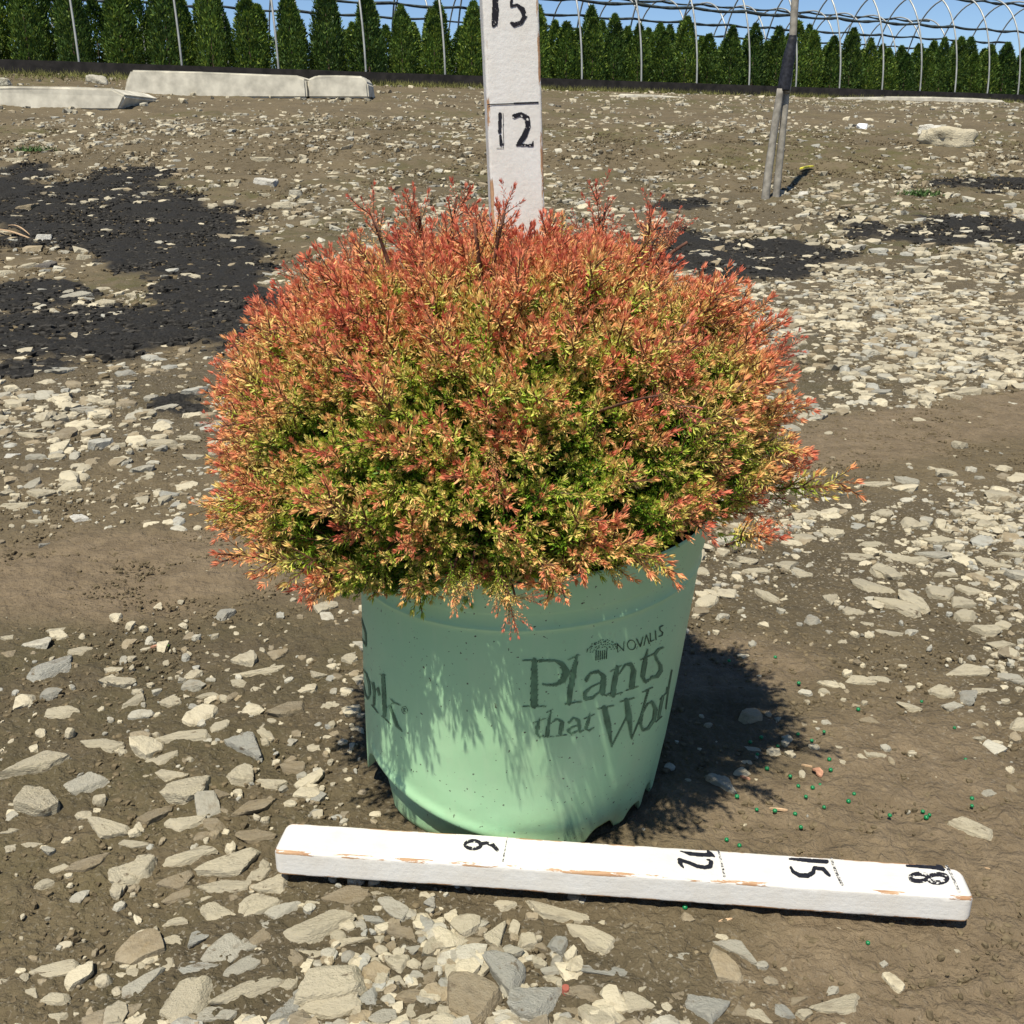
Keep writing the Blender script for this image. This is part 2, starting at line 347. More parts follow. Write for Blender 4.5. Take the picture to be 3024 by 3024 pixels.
HER = [
 (400, 2500, .5176, "285,65,310,120,12,c;540,100,330,170,15,c;30,130,150,170,45,c;235,195,190,120,15,t;700,165,140,80,15,c;510,235,260,120,10,c;790,230,190,150,20,c;245,285,150,80,25,t;315,325,190,50,25,c;470,380,200,120,-20,c;650,350,230,180,35,c;855,360,200,110,20,g;1010,320,80,50,0,c;1205,280,250,130,10,t;1380,270,70,45,0,c;1225,365,60,70,60,t;750,440,150,80,-20,g;735,515,110,110,60,t;1000,470,440,190,15,c;1375,415,150,60,-15,b;1470,350,200,110,-20,g;1530,490,200,90,-15,t;1390,530,60,60,0,c;1460,565,60,70,0,t;1580,585,100,60,0,g;365,505,145,120,30,b;530,475,125,55,5,c;205,430,160,60,10,c;200,545,140,90,0,c;510,590,220,170,35,g;645,555,75,120,80,g;1240,540,190,70,0,c;1335,600,90,55,-20,c;1370,655,90,50,0,c;300,620,90,55,15,g;320,695,270,110,-5,b;590,700,270,110,30,g;780,665,120,110,40,t;890,645,150,110,-40,t;1015,605,150,80,15,c;1490,670,140,130,0,c;1130,740,410,330,10,c;60,780,250,160,25,g;315,880,300,220,35,c;660,830,370,150,25,c;870,770,100,110,60,c;450,960,230,130,10,g;840,930,190,150,20,b;1115,900,320,190,10,c;955,835,100,80,30,b;1345,855,110,130,70,b;1545,845,220,90,0,t;1500,765,95,60,0,c;1600,720,90,70,0,g;1680,755,110,75,15,t;1690,650,110,70,10,c;1590,940,90,100,40,c;1670,960,170,60,35,c;1400,960,200,120,0,g;120,990,150,60,0,c"),
 (1300, 2600, .5176, "380,140,130,80,5,c;650,175,360,110,-12,c;970,240,150,55,-5,c;860,325,280,150,-25,c;330,310,130,150,-60,c;500,340,75,150,85,c;660,350,100,130,70,b;580,375,70,60,0,t;185,350,130,70,0,t;380,510,270,220,-30,b;565,465,80,80,0,c;635,510,115,60,5,g;640,565,100,60,0,c;950,510,420,90,-5,b;1200,450,110,45,10,c;1350,440,90,140,80,g;1370,560,170,80,0,g;1690,400,240,120,-10,g;370,620,80,70,0,g;830,640,230,140,0,t;970,595,55,60,0,c;1125,600,150,90,15,c;1135,710,200,150,-10,c;1240,640,100,45,-25,c;1345,680,160,90,25,t;1530,740,240,190,0,b;1700,740,80,80,0,t;1820,770,140,90,-30,c;170,650,330,260,-30,t;560,690,330,220,10,b;250,790,200,60,0,g;760,740,120,80,20,t;1770,575,60,35,0,g;1190,355,80,55,0,g"),
 (2100, 2350, .4783, "1630,190,260,170,-20,c;800,1310,320,150,10,c;330,1275,65,60,0,g;450,1335,100,100,-45,b;575,1340,70,80,40,c;1070,1035,65,60,0,g;750,1200,80,50,0,g;240,1145,60,40,0,g;1520,955,35,50,0,c;1220,910,60,40,0,t;545,1260,110,60,0,t;450,1070,45,30,0,c;780,830,45,35,0,c"),
 (0, 1700, .6854, "30,270,70,40,0,c;250,235,80,30,10,c;350,325,110,40,5,c;230,400,150,100,35,b;35,335,70,70,0,t;945,345,85,30,-5,c;1100,415,230,45,5,c;830,430,70,50,0,c;1040,465,90,40,0,c;1370,425,80,45,0,c;1230,575,170,110,0,t;570,540,90,60,25,c;735,545,80,55,10,c;270,590,150,60,0,c;880,515,110,30,5,c;795,700,220,75,5,c;1060,735,180,130,0,b;1140,675,110,55,-30,c;435,730,180,70,-3,c;125,820,240,120,25,c;165,980,190,150,0,c;380,890,140,110,25,g;735,865,130,60,-5,c;820,920,200,130,20,c;700,790,110,75,25,c;615,860,90,30,-10,c;460,1085,200,90,-15,c;580,1150,120,50,0,c;800,1065,150,90,15,c;1165,885,120,55,-15,c;1265,825,110,70,0,t;955,940,80,60,0,t;1020,850,150,110,0,c;1100,990,190,80,15,t;670,1030,100,70,45,t;930,1075,110,70,0,t;1100,1120,170,80,0,t;570,1275,150,130,30,c;390,1235,170,70,20,t;175,1330,80,50,25,c;265,1260,80,40,15,c;40,1100,80,40,0,c;140,1160,90,30,0,c;240,1695,210,70,8,c;20,1750,50,30,0,c;250,1810,120,80,0,c;135,1800,80,50,0,c;480,1840,60,60,0,g;245,1905,80,50,0,c"),
 (2100, 1650, .8462, "120,10,75,30,0,c;160,42,100,25,5,c;315,55,60,40,-20,c;190,135,70,45,-35,c;560,100,110,55,-20,c;650,170,130,60,-20,c;705,150,80,70,-40,c;795,120,80,60,-20,c;865,150,80,55,0,c;890,200,80,50,0,c;955,248,90,55,0,c;1020,300,120,40,0,c;620,258,90,25,-3,c;545,230,40,30,0,c;890,390,145,55,0,c;515,420,100,50,-5,c;600,425,95,35,-5,c;385,462,45,30,0,c;800,465,80,50,0,c;690,515,75,30,-15,c;850,515,90,45,0,g;555,565,70,35,0,t;930,625,55,35,0,c;570,685,70,40,0,c;525,695,45,30,0,c;458,712,28,28,0,c;950,458,80,30,0,c;1045,420,80,40,0,g;1070,580,80,60,0,c;135,665,65,35,-15,c;120,715,50,28,0,c;105,748,55,38,15,c;40,780,90,60,-40,g;820,55,90,28,0,c;840,80,110,25,5,c;700,8,120,30,0,c;595,45,80,60,0,c;975,15,90,35,-5,c;1000,50,80,30,0,c;900,115,80,40,-10,c;80,495,40,30,0,g"),
 (0, 400, .5176, "240,585,100,80,0,w;265,745,120,60,0,k;30,790,100,60,20,c;165,750,90,50,0,c;470,700,90,60,0,c;435,920,130,70,20,g;610,960,110,70,0,c;450,975,110,40,0,c;355,1345,140,50,0,b;590,880,90,35,0,c;1085,810,150,40,-15,c;755,915,75,40,0,c;1530,270,110,80,-25,w;1760,500,110,60,25,c;1310,390,80,55,0,c;1500,135,130,30,0,c;100,135,120,25,0,c;1195,185,50,40,0,c;1165,370,70,35,0,c;675,312,70,25,0,c;1405,740,100,40,0,c;1290,895,75,40,0,c;1500,850,70,45,0,c;585,410,55,35,10,c;405,400,70,30,0,c;160,415,120,55,0,t;90,465,80,35,0,c;1620,400,110,60,20,c;1510,340,65,35,0,c;1695,330,75,45,0,g;1360,575,100,30,5,c;940,925,45,50,0,c;235,200,45,28,0,c"),
 (2024, 500, .5176, "670,135,60,60,0,w;945,305,110,55,0,c;1545,265,60,60,0,w;1700,255,60,45,0,w;445,400,70,60,0,c;85,470,100,30,0,c;285,455,50,45,0,c;830,105,80,50,0,c;180,120,60,50,0,c;80,155,80,35,0,c;320,190,110,40,0,c;540,355,60,45,0,c;905,715,130,45,-5,c;815,870,130,25,-15,c;1435,1225,130,45,0,c;1000,1145,130,45,20,g;565,545,60,30,0,c;1550,1305,80,50,0,c"),
 (1900, 1100, .7247, "765,650,80,80,0,c;945,455,110,40,0,c;1075,445,90,40,-10,g;960,575,100,40,0,c;1215,690,150,55,0,c;925,705,110,45,-5,c;1180,740,110,50,-15,g;870,755,120,45,-10,c;1060,760,160,40,-10,c;990,815,100,70,-20,c;710,160,80,30,0,c;540,190,80,40,0,c;600,230,80,40,0,g;415,765,85,50,-10,c;455,810,110,25,5,c;640,820,60,40,-25,g;1415,780,120,40,-15,c;1500,740,110,35,-5,c"),
 (0, 1000, .8242, "110,350,110,30,0,c;595,375,110,40,0,c;690,355,80,30,0,c;150,555,100,40,0,c;60,595,110,30,0,c;285,645,65,40,0,w;600,562,80,38,0,b;130,425,80,30,0,g;45,418,40,28,0,w;220,118,90,40,0,g;590,252,90,28,5,g;300,255,80,25,5,g;120,655,80,16,0,c;365,710,32,22,0,c;425,383,48,22,0,c;845,528,80,28,0,c"),
]
EX = []      # exclusion discs for gravel
HEROES = []
for ox, oy, sc, s in HER:
    for it in s.split(';'):
        x, y, w, h, a, cc = it.split(','); HEROES.append((ox + float(x) * sc, oy + float(y) * sc, float(w) * sc, float(h) * sc, float(a), cc))
TPL = [mk('stone', *rock(100 + i, 4), STONE_O, smooth=False, link=False) for i in range(20)]
CN = dict(c='cream', g='pale grey', t='muddy tan', b='bluish grey', w='whitish', k='black')
def where(x, y, D):
    if y > 2640 and x < 1150: return 'in the lower left gravel heap'
    if y > 2640: return 'in mud before the white board' if x > 1900 else 'in gravel before the white board'
    if y > 2330: return 'left of the white board end' if x < 1500 else 'beyond the white board'
    if y > 1720: return 'in dark mud left of the pot' if x < 1300 else 'right of the pot shadow'
    if y > 1350: return 'by the mud track at left' if x < 1300 else 'in gravel right of the bush'
    if y > 1040: return 'in the gravel left of the bush' if x < 1300 else 'in gravel behind the bush right'
    if y > 700: return 'by the black soil spill on the left' if x < 1400 else 'by the black soil strip on the right'
    return 'on the far slope at left' if x < 1400 else 'on the far slope at right'
STN = []
hsort = sorted(HEROES, key=lambda q: -q[2] * q[3])[:292]
for i, (x, y, w, h, a, cc) in enumerate(hsort):
    P = onground(x, y + h * .12); D = math.hypot(P[0], P[1]); sl = math.sqrt(D * D + (H - P[2]) ** 2); sb = max((H - P[2]) / sl, .12)
    if sb < .3: sb = max(sb, .22)
    k = (P - O) @ FW / FPX; ca, sa = math.cos(R(a)), math.sin(R(a))
    Lw = w * k * math.sqrt(ca * ca + (sa / max(sb, .35)) ** 2) * .97
    Sw = h * k * math.sqrt(sa * sa + (ca / (sb + .38)) ** 2) if h < w * 1.1 else h * k / (sb + .38)
    Sw = min(Sw, Lw * 1.15); yaw = math.atan2(sa / max(sb, .35), ca); hz = min(Sw, Lw) * random.uniform(.6, .78)
    o = ob('stone', TPL[i % 20]); STN.append((o, x, y, w, h, cc))
    o.scale = (Lw * 1.17, Sw * 1.17, hz); vis = .52 if w * h > 12000 else .44
    o.location = (P[0], P[1], P[2] + hz * (vis - .5)); o.rotation_euler = (random.uniform(-.08, .08), random.uniform(-.08, .08), yaw + (math.pi if random.random() < .5 else 0))
    j = random.uniform(.86, 1.1); o.color = (*[min(.8, v * j) for v in PAL[cc]], 1)
    EX.append((P[0], P[1], (Lw + Sw) * .21))
# labels
from collections import defaultdict
keys = defaultdict(list)
for q in STN:
    o, x, y, w, h, cc = q; sz = 'large' if w * h > 14000 else 'medium' if w * h > 4500 else 'small'
    shp = 'flat' if w > 2.3 * h else 'chunky' if w < 1.35 * h else 'angular'
    keys[f"{sz} {CN[cc]} {shp} stone {where(x, y, 0)}"].append(q)
ORD = ['leftmost', 'second from left', 'third from left', 'fourth from left', 'fifth from left', 'sixth from left', 'seventh from left', 'eighth from left', 'ninth from left', 'tenth from left', 'eleventh from left', 'twelfth from left', 'thirteenth from left', 'fourteenth from left', 'fifteenth from left', 'sixteenth from left', 'seventeenth from left', 'eighteenth from left']
for kx, L in keys.items():
    L.sort(key=lambda q: q[1])
    for i, q in enumerate(L):
        lab = kx if len(L) == 1 else (f"{kx}, {ORD[i]}" if len(L) <= 18 else kx)
        tag(q[0], lab, 'stone', 'stones lying on the packed ground')
EX = np.array(EX)
# gravel as stuff
def gravel(name, N_, ring, smin, smax, mat, sub, sink, pw, label, flat=(.3, .6), mode='stone', half=38):
    r0, r1 = ring; r = np.sqrt(RNG.uniform(r0 * r0, r1 * r1, N_)); a = np.radians(RNG.uniform(-half, half, N_))
    X = r * np.sin(a); Y = r * np.cos(a); Z = macro(X, Y); u, v, so, ta, d = zones(X, Y, Z)
    if mode == 'stone': pr = d * (1 - .6 * so) * (1 - .85 * ta * (d < .45))
    elif mode == 'soil': pr = so
    elif mode == 'heap': pr = np.clip((d - .6) / .4, 0, 1) * (v > 1560)
    else: pr = .25 + .6 * (1 - d) + .3 * ta
    clump = sstep(-.5, .35, fbm(X * 7 / np.sqrt(np.maximum(r, .5)), Y * 7 / np.sqrt(np.maximum(r, .5)), o=3, s=140)) if mode == 'stone' else 1
    keep = RNG.random(N_) < pr * (.25 + .85 * clump)
    uu, vv = u, v; keep &= (vv > 100) & (Y < houseY(X) - .1)
    keep &= ((X - .0) ** 2 + (Y - .722) ** 2 > .124 ** 2)
    X, Y, Z, d = X[keep], Y[keep], Z[keep], d[keep]
    s = smin * (smax / smin) ** (RNG.random(len(X)) ** pw)
    ok = np.ones(len(X), bool)
    for i in range(0, len(X), 4000):
        sl = slice(i, i + 4000); q = ((X[sl, None] - EX[None, :, 0]) ** 2 + (Y[sl, None] - EX[None, :, 1]) ** 2) < (EX[None, :, 2] + s[sl, None] * .35) ** 2
        ok[sl] = ~q.any(1)
    X, Y, Z, s = X[ok], Y[ok], Z[ok], s[ok]; n = len(X)
    # keep the board's footprint free of big ones
    b0 = BL; bd = (BR - BL) / np.linalg.norm(BR - BL); t = (X - b0[0]) * bd[0] + (Y - b0[1]) * bd[1]; q = np.abs((X - b0[0]) * bd[1] - (Y - b0[1]) * bd[0])
    s = np.where((q < .055) & (t > -.01) & (t < .47), np.minimum(s, .010), s)
    asp = RNG.uniform(.55, 1.0, n); hz = s * RNG.uniform(*flat, n); yaw = RNG.uniform(0, 6.28, n); tl = RNG.normal(0, .12, n)
    if mode in ('stone', 'heap'):
        far = sstep(2, 6, np.hypot(X, Y)); m = RNG.random(n); base = np.where((m < .55)[:, None], PAL['c'], np.where((m < .72)[:, None], PAL['g'], np.where((m < .92)[:, None], PAL['t'], PAL['b'])))
        colr = np.clip(base * (RNG.uniform(.5, 1.2, n) ** (.8))[:, None], 0, .8)
    elif mode == 'soil': colr = np.repeat(RNG.uniform(.008, .04, n)[:, None], 3, 1)
    else: colr = np.array([[.135, .108, .072]]) * RNG.uniform(.7, 1.25, n)[:, None]
    Vs = []; Fs = []; Cs = []; off = 0; T = RNG.integers(0, 10, n)
    for t_ in range(10):
        k = np.where(T == t_)[0]
        if not len(k): continue
        RV, RF = rock(300 + t_, sub, rough=.7 if sub > 1 else .4)
        L = RV[None] * np.stack([s[k], s[k] * asp[k], hz[k]], 1)[:, None]
        L[..., 2] += tl[k, None] * L[..., 0]
        cy, sy = np.cos(yaw[k])[:, None], np.sin(yaw[k])[:, None]
        P = np.stack([L[..., 0] * cy - L[..., 1] * sy + X[k, None], L[..., 0] * sy + L[..., 1] * cy + Y[k, None], L[..., 2] + (Z[k] + hz[k] * sink)[:, None]], -1)
        Vs.append(P.reshape(-1, 3)); Fs.append((RF[None] + (np.arange(len(k)) * len(RV))[:, None, None]).reshape(-1, 3) + off); off += len(k) * len(RV)
        Cs.append(np.repeat(colr[k], len(RV), 0))
    print(name, n, off)
    return Vs, Fs, Cs
BL = at_z(850, 2427, .029); BR = at_z(2815, 2556, .029)
def join(name, sets, mat, smooth, label):
    Vs = []; Fs = []; Cs = []; off = 0
    for V, F, C in sets:
        v = np.vstack(V); Vs.append(v); Fs.append(np.vstack(F) + off); Cs.append(np.vstack(C)); off += len(v)
    o = mk(name, np.vstack(Vs), np.vstack(Fs), mat, smooth=smooth, col=np.vstack(Cs)); tag(o, label, 'gravel', kind='stuff')
join('gravel', [gravel('h', 24000, (.32, .66), .006, .028, None, 2, .02, 1.5, '', mode='heap'), gravel('n', 7000, (.32, 1.5), .009, .034, None, 3, .0, 2.0, ''), gravel('n2', 34000, (.32, 1.6), .0025, .012, None, 2, .15, 1.6, '', (.45, .8)),
                gravel('m', 44000, (1.5, 4), .007, .050, None, 2, -.04, 2.4, ''), gravel('f', 76000, (4, 9.5), .010, .08, None, 1, -.02, 2.6, ''),
                gravel('ff', 36000, (9.5, 21), .02, .10, None, 1, .1, 2.4, '', half=34)], STONE_A, False, 'loose pale limestone gravel scattered over the mud')
join('soil_crumbs', [gravel('c', 110000, (.34, 2.4), .0012, .007, None, 1, .0, 2.2, '', (.5, .9), 'crumb'), gravel('c2', 70000, (2.2, 9), .007, .032, None, 1, -.05, 2.0, '', (.4, .8), 'crumb')], simple('mud_crumb', (.13, .103, .063), .95, .1, var=.35, sc=200), False, 'fine crumbs of dry brown mud on the ground')
join('potting_soil_crumbs', [gravel('s', 300000, (1.6, 9), .006, .032, None, 1, .1, 1.8, '', (.5, .9), 'soil')], simple('black_crumb', (.032, .030, .027), .95, .1, var=.7, sc=60), False, 'black crumbly potting soil spilled over the gravel')

# ---------------------------------------------------------------- painted marks: traced strokes -> fine quads on a surface
def sdf(x, y, strokes):
    d = np.full(x.shape, 1e9)
    for st in strokes:
        for (x0, y0, r0), (x1, y1, r1) in zip(st[:-1], st[1:]):
            dx, dy = x1 - x0, y1 - y0; l2 = dx * dx + dy * dy + 1e-9
            t = np.clip(((x - x0) * dx + (y - y0) * dy) / l2, 0, 1)
            d = np.minimum(d, np.hypot(x - x0 - t * dx, y - y0 - t * dy) - (r0 + (r1 - r0) * t))
    return d
def marks(name, P, shape, strokes, crop, mats, parent, edge=0, lo=-1e9, hi=0):
    """P: points (n,3) on a surface laid out as a grid; keeps cells covered by the strokes"""
    u, v, z = proj(P); ox, oy, sc = crop; x = (u - ox) / sc; y = (v - oy) / sc
    allp = np.array([q[:2] for s in strokes for q in s]); bb = (x > allp[:, 0].min() - 60) & (x < allp[:, 0].max() + 60) & (y > allp[:, 1].min() - 60) & (y < allp[:, 1].max() + 60)
    d = np.full(len(x), 1e9); d[bb] = sdf(x[bb], y[bb], strokes); d = d.reshape(shape); m = (d > lo) & (d < hi)
    c = m[:-1, :-1] & m[1:, :-1] & m[:-1, 1:] & m[1:, 1:]
    i, j = np.where(c); w = shape[1]; a = i * w + j; F = np.stack([a, a + 1, a + w + 1, a + w], 1)
    used = np.unique(F); mp = np.full(len(P), -1); mp[used] = np.arange(len(used))
    Q = P[used]
    return mk(name, Q, mp[F], mats, parent, smooth=True)
def ring(cx, cy, rx, ry, w, rot=0, n=18, a0=0, a1=360, w2=None):
    out = []
    for i in range(n + 1):
        a = R(a0 + (a1 - a0) * i / n); x, y = rx * math.cos(a), ry * math.sin(a); c_, s_ = math.cos(R(rot)), math.sin(R(rot))
        ww = w if w2 is None else w + (w2 - w) * (.5 + .5 * math.cos(2 * a))
        out.append((cx + x * c_ - y * s_, cy + x * s_ + y * c_, ww))
    return out

# ---------------------------------------------------------------- measuring boards
def board_mesh(L, Wd, T, endr=.006, seed=0, step=.0016, cut=0.0):
    """length on x, width on y, thickness on z; worn rounded edges"""
    m = int(L / step); xs = np.linspace(0, L, m)
    hw, ht = Wd / 2, T / 2; r = .0018; pts = []; ed = []
    def seg(a, b, n):
        for i in range(n): t = i / n; pts.append((a[0] + (b[0] - a[0]) * t, a[1] + (b[1] - a[1]) * t)); ed.append(max(0, 1 - min(t, 1 - t) * math.dist(a, b) / .0016))
    def arc(cx, cy, a0):
        for i in range(4): a = R(a0 + i * 22.5); pts.append((cx + r * math.cos(a), cy + r * math.sin(a))); ed.append(1.0)
    arc(hw - r, ht - r, 0); seg((hw - r, ht), (-hw + r, ht), 18); arc(-hw + r, ht - r, 90); seg((-hw, ht - r), (-hw, -ht + r), 12)
    arc(-hw + r, -ht + r, 180); seg((-hw + r, -ht), (hw - r, -ht), 18); arc(hw - r, -ht + r, 270); seg((hw, -ht + r), (hw, ht - r), 12)
    S2 = np.array(pts); E = np.array(ed); n = len(S2)
    V = np.zeros((m, n, 3)); V[:, :, 0] = xs[:, None]; V[:, :, 1] = S2[None, :, 0]; V[:, :, 2] = S2[None, :, 1]
    de = np.minimum(xs, L - xs); sh = np.where(de < endr, 1 - .16 * (1 - de / endr) ** 2, 1); V[:, :, 1:] *= sh[:, None, None]
    if cut: V[:, :, 1] = np.where(V[:, :, 1] > 0, V[:, :, 1] * (1 - cut * np.clip(1 - (L - xs) / .02, 0, 1)[:, None]), V[:, :, 1])
    att = np.maximum(E[None], np.clip(1 - de / .003, 0, 1)[:, None] * .8).repeat(1, 0) + 0 * V[:, :, 0]
    nz = fbm(V[:, :, 0] * 120 + seed * 9, V[:, :, 1] * 300, V[:, :, 2] * 300, o=3, s=seed)
    wv = fbm(xs * 14, xs * 0 + seed, o=3, s=seed + 3) * .0006; V[:, :, 1] += wv[:, None]
    V[:, :, 1:] *= (1 + .012 * nz * (E[None] > .5) - np.clip(nz, 0, 1) * .05 * (E[None] > .95))[..., None]
    V = V.reshape(-1, 3); i = np.arange(m - 1)[:, None] * n; j = np.arange(n)[None]; k = (j + 1) % n
    F = np.stack([i + j, i + n + j, i + n + k, i + k], -1).reshape(-1, 4)
    V = np.vstack([V, [[-.0004, 0, 0], [L + .0004, 0, 0]]]); c0 = m * n; j = np.arange(n); k = (j + 1) % n
    T3 = np.vstack([np.stack([j, k, np.full(n, c0)], 1), np.stack([(m - 1) * n + k, (m - 1) * n + j, np.full(n, c0 + 1)], 1)])
    return V, [F, T3], np.append(att.ravel(), [.8, .8])
# lying board
bdir = (BR - BL); BLEN = np.linalg.norm(bdir) ; bx = bdir / BLEN; by = np.array([-bx[1], bx[0], 0]); BW, BT, BZT = .0315, .0195, .029
gr_root = empty('measuring_board', (float(BL[0] - by[0] * BW / 2), float(BL[1] - by[1] * BW / 2), BZT - BT / 2), label='white painted measuring board lying on the ground in front of the pot', cat='measuring board')
gr_root.rotation_euler = (0, 0, math.atan2(bx[1], bx[0]))
V, F, att = board_mesh(BLEN + .004, BW, BT, .0045, 2, cut=.28); bo = mk('board', V, F, PAINT, gr_root, smooth=True, attrs=dict(edge=att))
bpy.context.view_layer.update()
def plane_grid(o3, ax, ay, L, Wd, st):
    xs = np.arange(0, L, st); ys = np.arange(0, Wd, st); A, B = np.meshgrid(xs, ys, indexing='ij')
    return o3 + A.reshape(-1, 1) * ax + B.reshape(-1, 1) * ay, A.shape
def local(o, root): # re-express world-space mesh in the parent's frame
    o.data.transform(root.matrix_world.inverted())
o3 = BL - by * BW + np.array([0, 0, .0003]); GP, GS = plane_grid(o3, bx, by, BLEN, BW, .00035)
C5 = (1300, 2430, .41408); C6 = (2100, 2450, .41408); C4 = (1950, 2480, .15528)
six = [ring(235, 155, 58, 28, 11, 0, 18, 0, 360), [(285, 150, 12), (330, 142, 10), (375, 158, 14), (405, 190, 12)]]
for nm, st, cr, mt in [
 ('number_six', six, C5, INKW), ('tick_line', [[(480, 85, 4), (466, 170, 3), (448, 270, 5)]], C5, INKF),
 ('number_twelve', [[(380, 212, 8), (460, 235, 14), (560, 262, 34), (740, 280, 34), (900, 285, 36), (980, 290, 30), (1035, 318, 10)], [(900, 215, 22), (960, 250, 22), (1010, 290, 16)],
   [(350, 370, 26), (375, 420, 46), (400, 480, 28), (440, 520, 16)], [(370, 370, 26), (440, 400, 30), (560, 440, 32), (700, 500, 34), (850, 525, 34), (950, 500, 46), (965, 430, 44), (935, 385, 20), (885, 375, 10)]], C4, INK),
 ('tick_line', [[(1105, 205, 20), (1160, 400, 20), (1220, 690, 22)]], C4, INKF),
 ('number_fifteen', [[(560, 207, 5), (640, 214, 10), (720, 222, 12), (825, 228, 13)], [(568, 268, 7), (585, 300, 11), (630, 325, 14), (690, 328, 16), (728, 305, 15), (735, 272, 11), (800, 280, 12), (822, 305, 13), (845, 327, 8)]], C6, INK),
 ('tick_line', [[(857, 205, 7), (890, 300, 8), (935, 392, 8)]], C6, INKF),
 ('number_eighteen', [[(1395, 256, 6), (1500, 262, 10), (1600, 270, 11), (1660, 287, 8)], [(1608, 250, 5), (1640, 268, 12), (1660, 287, 6)]], C6, INK),
 ('number_eight', [ring(1482, 340, 62, 26, 13), ring(1618, 347, 68, 30, 14)], C6, INKW),
 ('tick_line', [[(1678, 257, 8), (1720, 330, 7), (1770, 440, 7)]], C6, INKF)]:
    o = marks(nm, GP, GS, st, cr, mt, gr_root, hi=6 if cr is C4 else 3.5 if cr is C6 else 3); local(o, gr_root)
# upright board standing in the pot soil
YV = .745
vt = at_y(1506, 0, YV); vm = at_y(1530, 620, YV - .004); vx = (vt - vm) / np.linalg.norm(vt - vm)
base = vm + vx * ((.20 - vm[2]) / vx[2]); VWd = .0375; VL = .50
fy = np.cross(vx, [1, 0, 0]); fy /= np.linalg.norm(fy); side = np.cross(fy, vx)
if side[0] < 0: side = -side
fn = np.cross(side, vx); fn = fn if fn[1] < 0 else -fn           # front normal towards the camera
yawv = R(7)                                                        # the board's face is turned a little
side = side * math.cos(yawv) + fn * math.sin(yawv) * -1; side /= np.linalg.norm(side); fn = np.cross(side, vx); fn = fn if fn[1] < 0 else -fn
vr = empty('measuring_board', tuple(base), label='white painted measuring board standing upright in the pot behind the shrub', cat='measuring board')
M = Matrix(((vx[0], side[0], fn[0]), (vx[1], side[1], fn[1]), (vx[2], side[2], fn[2])))
if M.determinant() < 0: M = Matrix(((vx[0], -side[0], fn[0]), (vx[1], -side[1], fn[1]), (vx[2], -side[2], fn[2])))
vr.rotation_euler = M.to_euler()
V, F, att = board_mesh(VL, VWd, .019, .006, 5); V[:, 2] -= .0095; mk('board', V, F, PAINT, vr, smooth=True, attrs=dict(edge=att))
bpy.context.view_layer.update()
GP, GS = plane_grid(base - side * VWd / 2 + fn * .0004, vx, side, VL, VWd, .00035)
C1 = (1350, 0, .3933)
for nm, st, mt in [
 ('tick_line', [[(228, 786, 6), (400, 778, 7), (606, 768, 9)]], INK),
 ('number_one', [[(322, 855, 15), (320, 990, 15)], [(325, 1020, 12), (330, 1085, 13)], [(345, 850, 4), (349, 1110, 4), (300, 1112, 5)]], INK),
 ('number_two', [[(430, 872, 20), (480, 856, 18), (525, 885, 22), (533, 945, 22), (505, 1020, 24), (465, 1075, 20)], [(450, 1088, 10), (565, 1090, 13), (570, 1060, 5)]], INKW),
 ('number_fifteen', [[(290, -110, 24), (285, 60, 24), (275, 185, 20)], [(300, 190, 5), (312, 60, 5)], [(490, -110, 14), (415, -100, 14), (405, 45, 12), (450, 35, 12), (490, 70, 22), (508, 120, 20), (480, 170, 18), (430, 185, 20), (400, 165, 10)]], INKW),
 ('tick_line', [[(150, -160, 7), (560, -175, 8)]], INK)]:
    o = marks(nm, GP, GS, st, C1, mt, vr)
    if len(o.data.vertices): local(o, vr)
    else: bpy.data.objects.remove(o)

# ---------------------------------------------------------------- pot
PC = np.array([.0002, .722]); PT = np.array([.0159, .680]); PH = .2385
prof = [(0, .1165), (.006, .1185), (.03, .1195), (.10, .1215), (.17, .1226), (.198, .1228), (.2005, .1240), (.203, .1230), (.211, .1232), (.2135, .1242), (.231, .1246), (.2335, .1254), (.2375, .1259), (.2385, .1250)]
pz = np.array([a for a, b in prof]); pr_ = np.array([b for a, b in prof])
def pot_pt(th, z, off=0.0):
    th = np.asarray(th, float); z = np.asarray(z, float); t = z / PH
    r = np.interp(z, pz, pr_) + off
    r = r + .0012 * np.sin(3 * th + 1) * t + .0015 * np.cos(2 * th + .4)
    d = np.degrees((th + math.pi) % (2 * math.pi) - math.pi)
    lo = np.clip(1 - z / .05, 0, 1)
    crease = .052 - .00055 * (d + 60)                                           # crease running down to the right
    r = r - .007 * sstep(0, .012, crease - z) * sstep(-75, -55, d) * (1 - sstep(0, 32, d)) + .0022 * np.exp(-((z - crease) / .006) ** 2) * sstep(-75, -55, d) * (1 - sstep(-5, 32, d))
    r = r - .004 * lo * (np.exp(-((d + 62) / 8) ** 2) + np.exp(-((d - 40) / 6) ** 2) + np.exp(-((d - 62) / 5) ** 2) + np.exp(-((d - 76) / 4) ** 2))
    x = PC[0] + (PT[0] - PC[0]) * t + r * np.sin(th); y = PC[1] + (PT[1] - PC[1]) * t - r * np.cos(th)
    zz = z + (.068 * (x - PC[0])) * t ** 1.5
    return np.stack([x, y, zz], -1)
def pot_bottom(d):
    b = .0015 + 0 * d
    for c0, w, h in ((-66, 9, .030), (-88, 8, .022), (33, 7, .016), (50, 5, .017), (63, 4, .018), (73, 3, .020), (84, 4, .018), (105, 6, .02), (130, 6, .02), (155, 6, .02), (-110, 7, .02), (-135, 6, .02), (180, 6, .02)):
        b = np.maximum(b, h * np.exp(-(np.abs(((d - c0 + 180) % 360 - 180)) / w) ** 4))
    b = b + np.clip(.012 * (np.exp(-((d + 75) / 18) ** 2)), 0, 1)
    return b
